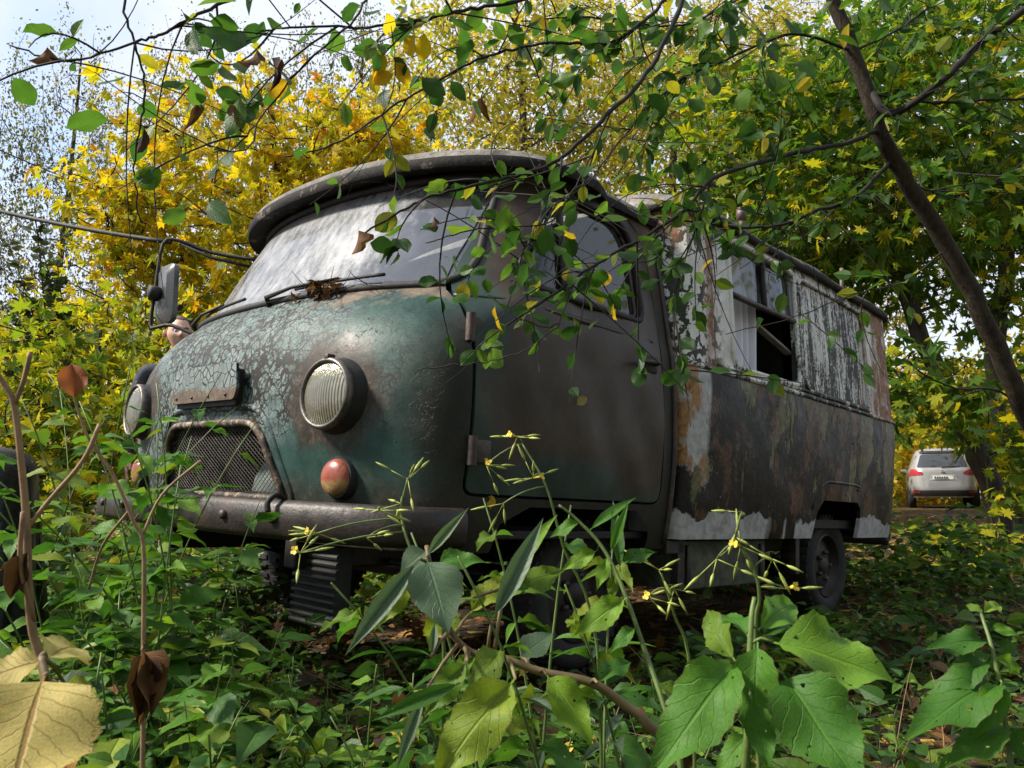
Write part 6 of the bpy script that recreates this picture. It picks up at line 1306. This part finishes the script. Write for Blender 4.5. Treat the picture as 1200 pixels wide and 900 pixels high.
def carP(s, z, off):
    """plan outline: s 0..1 right half from the rear middle to the nose middle (mirrored for s<0)"""
    s = np.asarray(s, float); z = np.asarray(z, float); w, r0_, f0_ = cw(z), cr_(z), cf(z); L = f0_ - r0_
    t = np.abs(s) * math.pi; e = 2 / 5.2
    def P(t): return np.stack([np.sign(s) * w * np.abs(np.sin(t)) ** e, r0_ + L / 2 - L / 2 * np.sign(np.cos(t)) * np.abs(np.cos(t)) ** e, z + 0 * s], -1)
    p = P(t); cen = np.stack([0 * s, r0_ + L / 2, z + 0 * s], -1)
    n = np.stack([np.sign(s) * np.abs(np.sin(t)) ** 2.2 + 1e-6, -np.sign(np.cos(t)) * np.abs(np.cos(t)) ** 2.2, 0 * s + .15], -1); n /= np.linalg.norm(n, axis=-1, keepdims=True)
    return p + n * np.asarray(off)[..., None]
sN = 96; ss = np.linspace(-1, 1, sN, endpoint=False); zl = np.array([.30, .33, .42, .52, .62, .75, .88, .97, 1.04, 1.09, 1.16, 1.26, 1.36, 1.46, 1.55, 1.61, 1.65, 1.68, 1.70])
V = np.concatenate([carP(ss, np.full(sN, z), np.zeros(sN)) for z in zl]); F = [(i * sN + j, i * sN + (j + 1) % sN, (i + 1) * sN + (j + 1) % sN, (i + 1) * sN + j) for i in range(len(zl) - 1) for j in range(sN)] + [tuple((len(zl) - 1) * sN + j for j in range(sN)), tuple(reversed(range(sN)))]
MB().add(V, F).build('body', M_SILV, car, auto=50)
def cs(x, z): w = float(cw(np.array(z))); return math.copysign(math.asin(min(1, (abs(x) / w) ** 2.6)) / math.pi, x)
def cpatch(name, poly, mat, off, parent=car, r=.02, st=.05):
    P = dens(rounded(poly, r, 3), .05); D = np.stack([[cs(x, z) for x, z in P], P[:, 1]], -1); xs_ = P[:, 0]
    fun = lambda a, b, o: carP(np.array([cs(q, w) for q, w in zip(a, b)]), b, o + off)
    return sheet(name, P, [], fun, mat, parent, st, rim=.01)
cpatch('rear_window', [(-.64, 1.14), (.64, 1.14), (.52, 1.52), (-.52, 1.52)], M_CGL, .006, r=.05)
cpatch('spoiler', [(-.56, 1.56), (.56, 1.56), (.50, 1.62), (-.50, 1.62)], M_CBLK, .05, r=.02)
for s_ in (-1, 1):
    tl = cpatch('tail_lamp', [(s_ * .50, 1.00), (s_ * .52, .93), (s_ * .84, .90), (s_ * .80, 1.10), (s_ * .70, 1.10)], M_RED, .014); cpatch('reflector', [(s_ * .60, .42), (s_ * .80, .42), (s_ * .80, .47), (s_ * .60, .47)], M_RED, .016, r=.01)
cpatch('lower_bumper', [(-.80, .34), (.80, .34), (.76, .50), (-.76, .50)], M_CBLK, .010)
cpatch('plate_recess', [(-.36, .78), (.36, .78), (.30, .94), (-.30, .94)], plain('shaded_silver', (.40, .40, .41), .4, .3), .006)
pl = cpatch('number_plate', [(-.26, .80), (.26, .80), (.26, .905), (-.26, .905)], plain('white_plate', (.72, .72, .70), .4, var=.04), .022, r=.01)
for i, x in enumerate((-.20, -.135, -.08, -.025, .035, .09)):
    MB().box((x - .018, -.034, .825), (x + .018, -.030, .885)).build('plate_character', M_CBLK, pl, smooth=False)
mb = MB(); mb.tube([(-.02, .085, 1.15), (.10, .075, 1.165), (.42, .11, 1.16)], [.02, .013, .008], 6); mb.build('rear_wiper', M_CBLK, car)
for q in range(3):
    a_ = q * 2 * math.pi / 3 + math.pi / 2; e = MB(); cx_, cz_ = .030 * math.cos(a_), .030 * math.sin(a_)
    dv = np.array([math.cos(a_), 0, math.sin(a_)]); pv_ = np.array([-math.sin(a_), 0, math.cos(a_)]); o_ = np.array([0, .012, 1.01]); pts = [o_, o_ + dv * .03 + pv_ * .02, o_ + dv * .06, o_ + dv * .03 - pv_ * .02]
    e.add(np.array(pts + [p_ + np.array([0, -.012, 0]) for p_ in pts]), [(0, 1, 2, 3), (7, 6, 5, 4)] + [(i, (i + 1) % 4, 4 + (i + 1) % 4, 4 + i) for i in range(4)]); e.build('emblem_diamond', M_CHROME, car, smooth=False)
for s_ in (-1, 1):
    for yq in (.85, 3.55):
        w = link(bpy.data.objects.new('wheel', None), car); M = axis_M((s_ * .80, yq, .34), (s_, 0, 0)); MB().lathe([(.20, -.10), (.30, -.11), (.34, -.08), (.345, 0), (.34, .08), (.30, .11), (.20, .10)], 28, M, closed=True).build('tyre', M_TYRE, w); MB().lathe([(.21, .06), (.19, .09), (.06, .07), (0, .075)], 20, M, closed=True).build('rim', M_CHROME, w)
    cpatch('side_window', [(s_ * .5, 1.2)], M_CGL, .004) if False else None
    e = MB(); e.box((s_ * .95 - .10, 2.95, 1.05), (s_ * .95 + .10, 3.07, 1.18), .04); e.build('side_mirror', M_SILV, car)

# ================================================================== odds and ends
# dead leaves heaped on the wiper, leaves stuck to the van
def on_van(p): return (VRn @ np.array([*p, 1.0]))[:3]
rh = np.random.default_rng(9)
hp0 = on_van(cabP(np.array(s_of_x(.36, 1.352)), np.array(1.352), np.array(.012))); heap = empty('leaf_heap', tuple(hp0), 'small heap of dead brown leaves caught on the wiper below the windscreen', 'dead leaves')
for i in range(34):
    x = .36 + rh.normal() * .055; z = 1.342 + rh.random() * .012; p = on_van(cabP(np.array(s_of_x(x, z)), np.array(z), np.array(.006 + .030 * rh.random() * math.exp(-((x - .36) / .06) ** 2)))); put_leaf(WITHER[i % 2], p, rdir(1, .3, rh)[0], rdir(1, .6, rh)[0], rh.uniform(.03, .055), heap, hp0, 'dead_leaf')
mb = MB()
for i in range(16):
    x = .38 + rh.normal() * .12; p = on_van(cabP(np.array(s_of_x(x, 1.352)), np.array(1.352), np.array(.02))) - hp0; d = on_van((rh.normal(), -.3, .25 * rh.normal())) - on_van((0, 0, 0)); mb.tube([p, p + unit(d) * .05, p + unit(d) * rh.uniform(.06, .16) + (0, 0, .01)], [.0016, .0012, .0006], 4)
mb.build('twigs', B_TWIG, heap, kind='stuff')
def stuck(px, py, plane_p, size, mat, label):
    o = put_leaf(lmesh('stuck_leaf', leaf_tpl(6, 4, .6, .5, .8, .15, .15, .3, 0, .1), mat), plane_p, (0.3 + rh.normal() * .4, .2, 1 + rh.normal() * .5), unit(CAMP - plane_p), size, None, (0, 0, 0), 'stuck_leaf'); tag(o, label, 'leaf')
stuck(655, 487, on_van(cabP(np.array(s_of_y(.66, 1.03)), np.array(1.03), np.array(.012))), .05, L_PALE, 'pale dry leaf stuck to the middle of the brown door')
stuck(700, 625, on_van((.955, .32, .70)), .045, YELLOWL[0].materials[0], 'yellow leaf lying at the near end of the bumper')
# cable running to the mirror bracket
tgt = on_van((-1.125, .26, 1.835)); pa = at(-420, 60, 6.5); t = np.linspace(0, 1, 40)[:, None]; P = pa * (1 - t) + tgt * t; P[:, 2] -= .45 * (4 * t * (1 - t))[:, 0] * .55
mb = MB(); mb.tube(P, .011, 7); o = mb.build('cable', M_RUBBER); tag(o, 'thick black cable sagging from beyond the trees to the far mirror bracket', 'cable')
pole = empty('utility_pole', tuple(foot(pa[0], pa[1])), 'grey wooden pole carrying the sagging cable beyond the birches', 'pole'); mb = MB(); mb.tube([(0, 0, 0), (0, 0, 2.5), (0, 0, pa[2] + .6)], [.10, .09, .08], 12); mb.build('post', m_bark('grey_pole_wood', (.16, .15, .13)), pole)
t = np.linspace(0, 1, 30)[:, None]; pb, pc = at(-60, 150, 9), at(480, 345, 12.5); P = pb * (1 - t) + pc * t; P[:, 2] -= .5 * (4 * t * (1 - t))[:, 0] * .3
mb = MB(); mb.tube(P, .008, 5); o = mb.build('wire', M_RUBBER); tag(o, 'thin wire crossing the sky before the yellow maple', 'wire')
# black sheeting over a drum
k = NT('black_plastic_sheet'); a = k.noise(k.co(), 16, 5, .6); M_SHEET = k.done(k.bsdf((.012, .012, .013), k.math('MULTIPLY_ADD', a, .3, .22), 0, .5, k.bump(a, .5, .02)))
c = at(-62, 640, 2.35); gz = float(gh(c[0], c[1])); n = 72; rows = []
for i, tt in enumerate(np.linspace(0, 1, 22)):
    a_ = np.linspace(0, 2 * math.pi, n, endpoint=False)
    if tt < .3: q = tt / .3; r_ = .20 * q; z = .80 - .03 * q ** 3 + 0 * a_
    else:
        q = (tt - .3) / .7; fold_ = .035 * q * np.sin(a_ * 9 + 1.5 * np.sin(a_ * 2)) + .02 * q * np.sin(a_ * 17 + 2); r_ = .21 + .05 * q + fold_; z = .765 - .74 * q + .015 * np.sin(a_ * 5)
    rows.append(np.stack([r_ * np.cos(a_), r_ * np.sin(a_), z], -1))
o = MB().add(np.concatenate(rows), [(i * n + j, i * n + (j + 1) % n, (i + 1) * n + (j + 1) % n, (i + 1) * n + j) for i in range(21) for j in range(n)]).build('draped_sheet', M_SHEET); o.location = (c[0], c[1], gz)
tag(o, 'black plastic sheeting draped in folds over a drum, by the dry stalks', 'plastic sheet')
# weathered board fence far beyond the sheeting
c = at(-40, 560, 9.5); fb = empty('board_fence', (c[0], c[1], float(gh(c[0], c[1]))), 'grey weathered board fence beyond the black sheeting', 'fence'); M_BOARD = m_bark('grey_weathered_boards', (.20, .20, .19), 20, 8)
bme = MB().box((-.062, -.012, .04), (.062, .012, 1.55), .004).mesh('board', M_BOARD, False)
for i in range(16):
    o = bpy.data.objects.new('board', bme); COL.objects.link(o); o.parent = fb; o.location = (-1.5 + i * .135, rh.normal() * .004, rh.normal() * .02); o.rotation_euler = (0, rh.normal() * .008, 0)
for zq in (.4, 1.25): MB().box((-1.6, .014, zq), (.62, .05, zq + .08)).build('rail', M_BOARD, fb, smooth=False)
# slim sapling against the sky
c = at(55, 560, 6.5); sp_ = empty('willow_sapling', tuple(foot(c[0], c[1])), 'slim dark willow sapling with small leaves against the open sky', 'sapling'); b = np.array(foot(c[0], c[1])); PP, DD = [], []
for (x0, x1, x2, top) in [(60, 52, 40, 238), (75, 66, 40, 255), (50, 40, 8, 280), (70, 75, 66, 300), (40, 28, 28, 330), (20, 10, 2, 355)]:
    P = smooth_path(np.array([b, at(x0, 470, 6.5), at(x1, (470 + top) / 2, 6.5), at(x2, top, 6.5)]) - b, 8); mb = MB(); mb.tube(P, np.linspace(.012, .003, len(P)), 6); mb.build('stem', B_TWIG, sp_)
    for q in range(70):
        i = int(rh.uniform(.25, 1) * (len(P) - 1)); PP.append(P[i] + rh.normal(size=3) * .02); DD.append(np.array([rh.choice([-1, 1]) * rh.uniform(.5, 1), rh.normal() * .5, rh.uniform(-.1, .6)]))
PP, DD = np.array(PP), np.array(DD); leafmass('crown', [spread(T_OV, PP, DD, rdir(len(PP), .6, rh), rh.uniform(.07, .12, len(PP)), rh.random(len(PP)))], L_WILLOW, sp_)
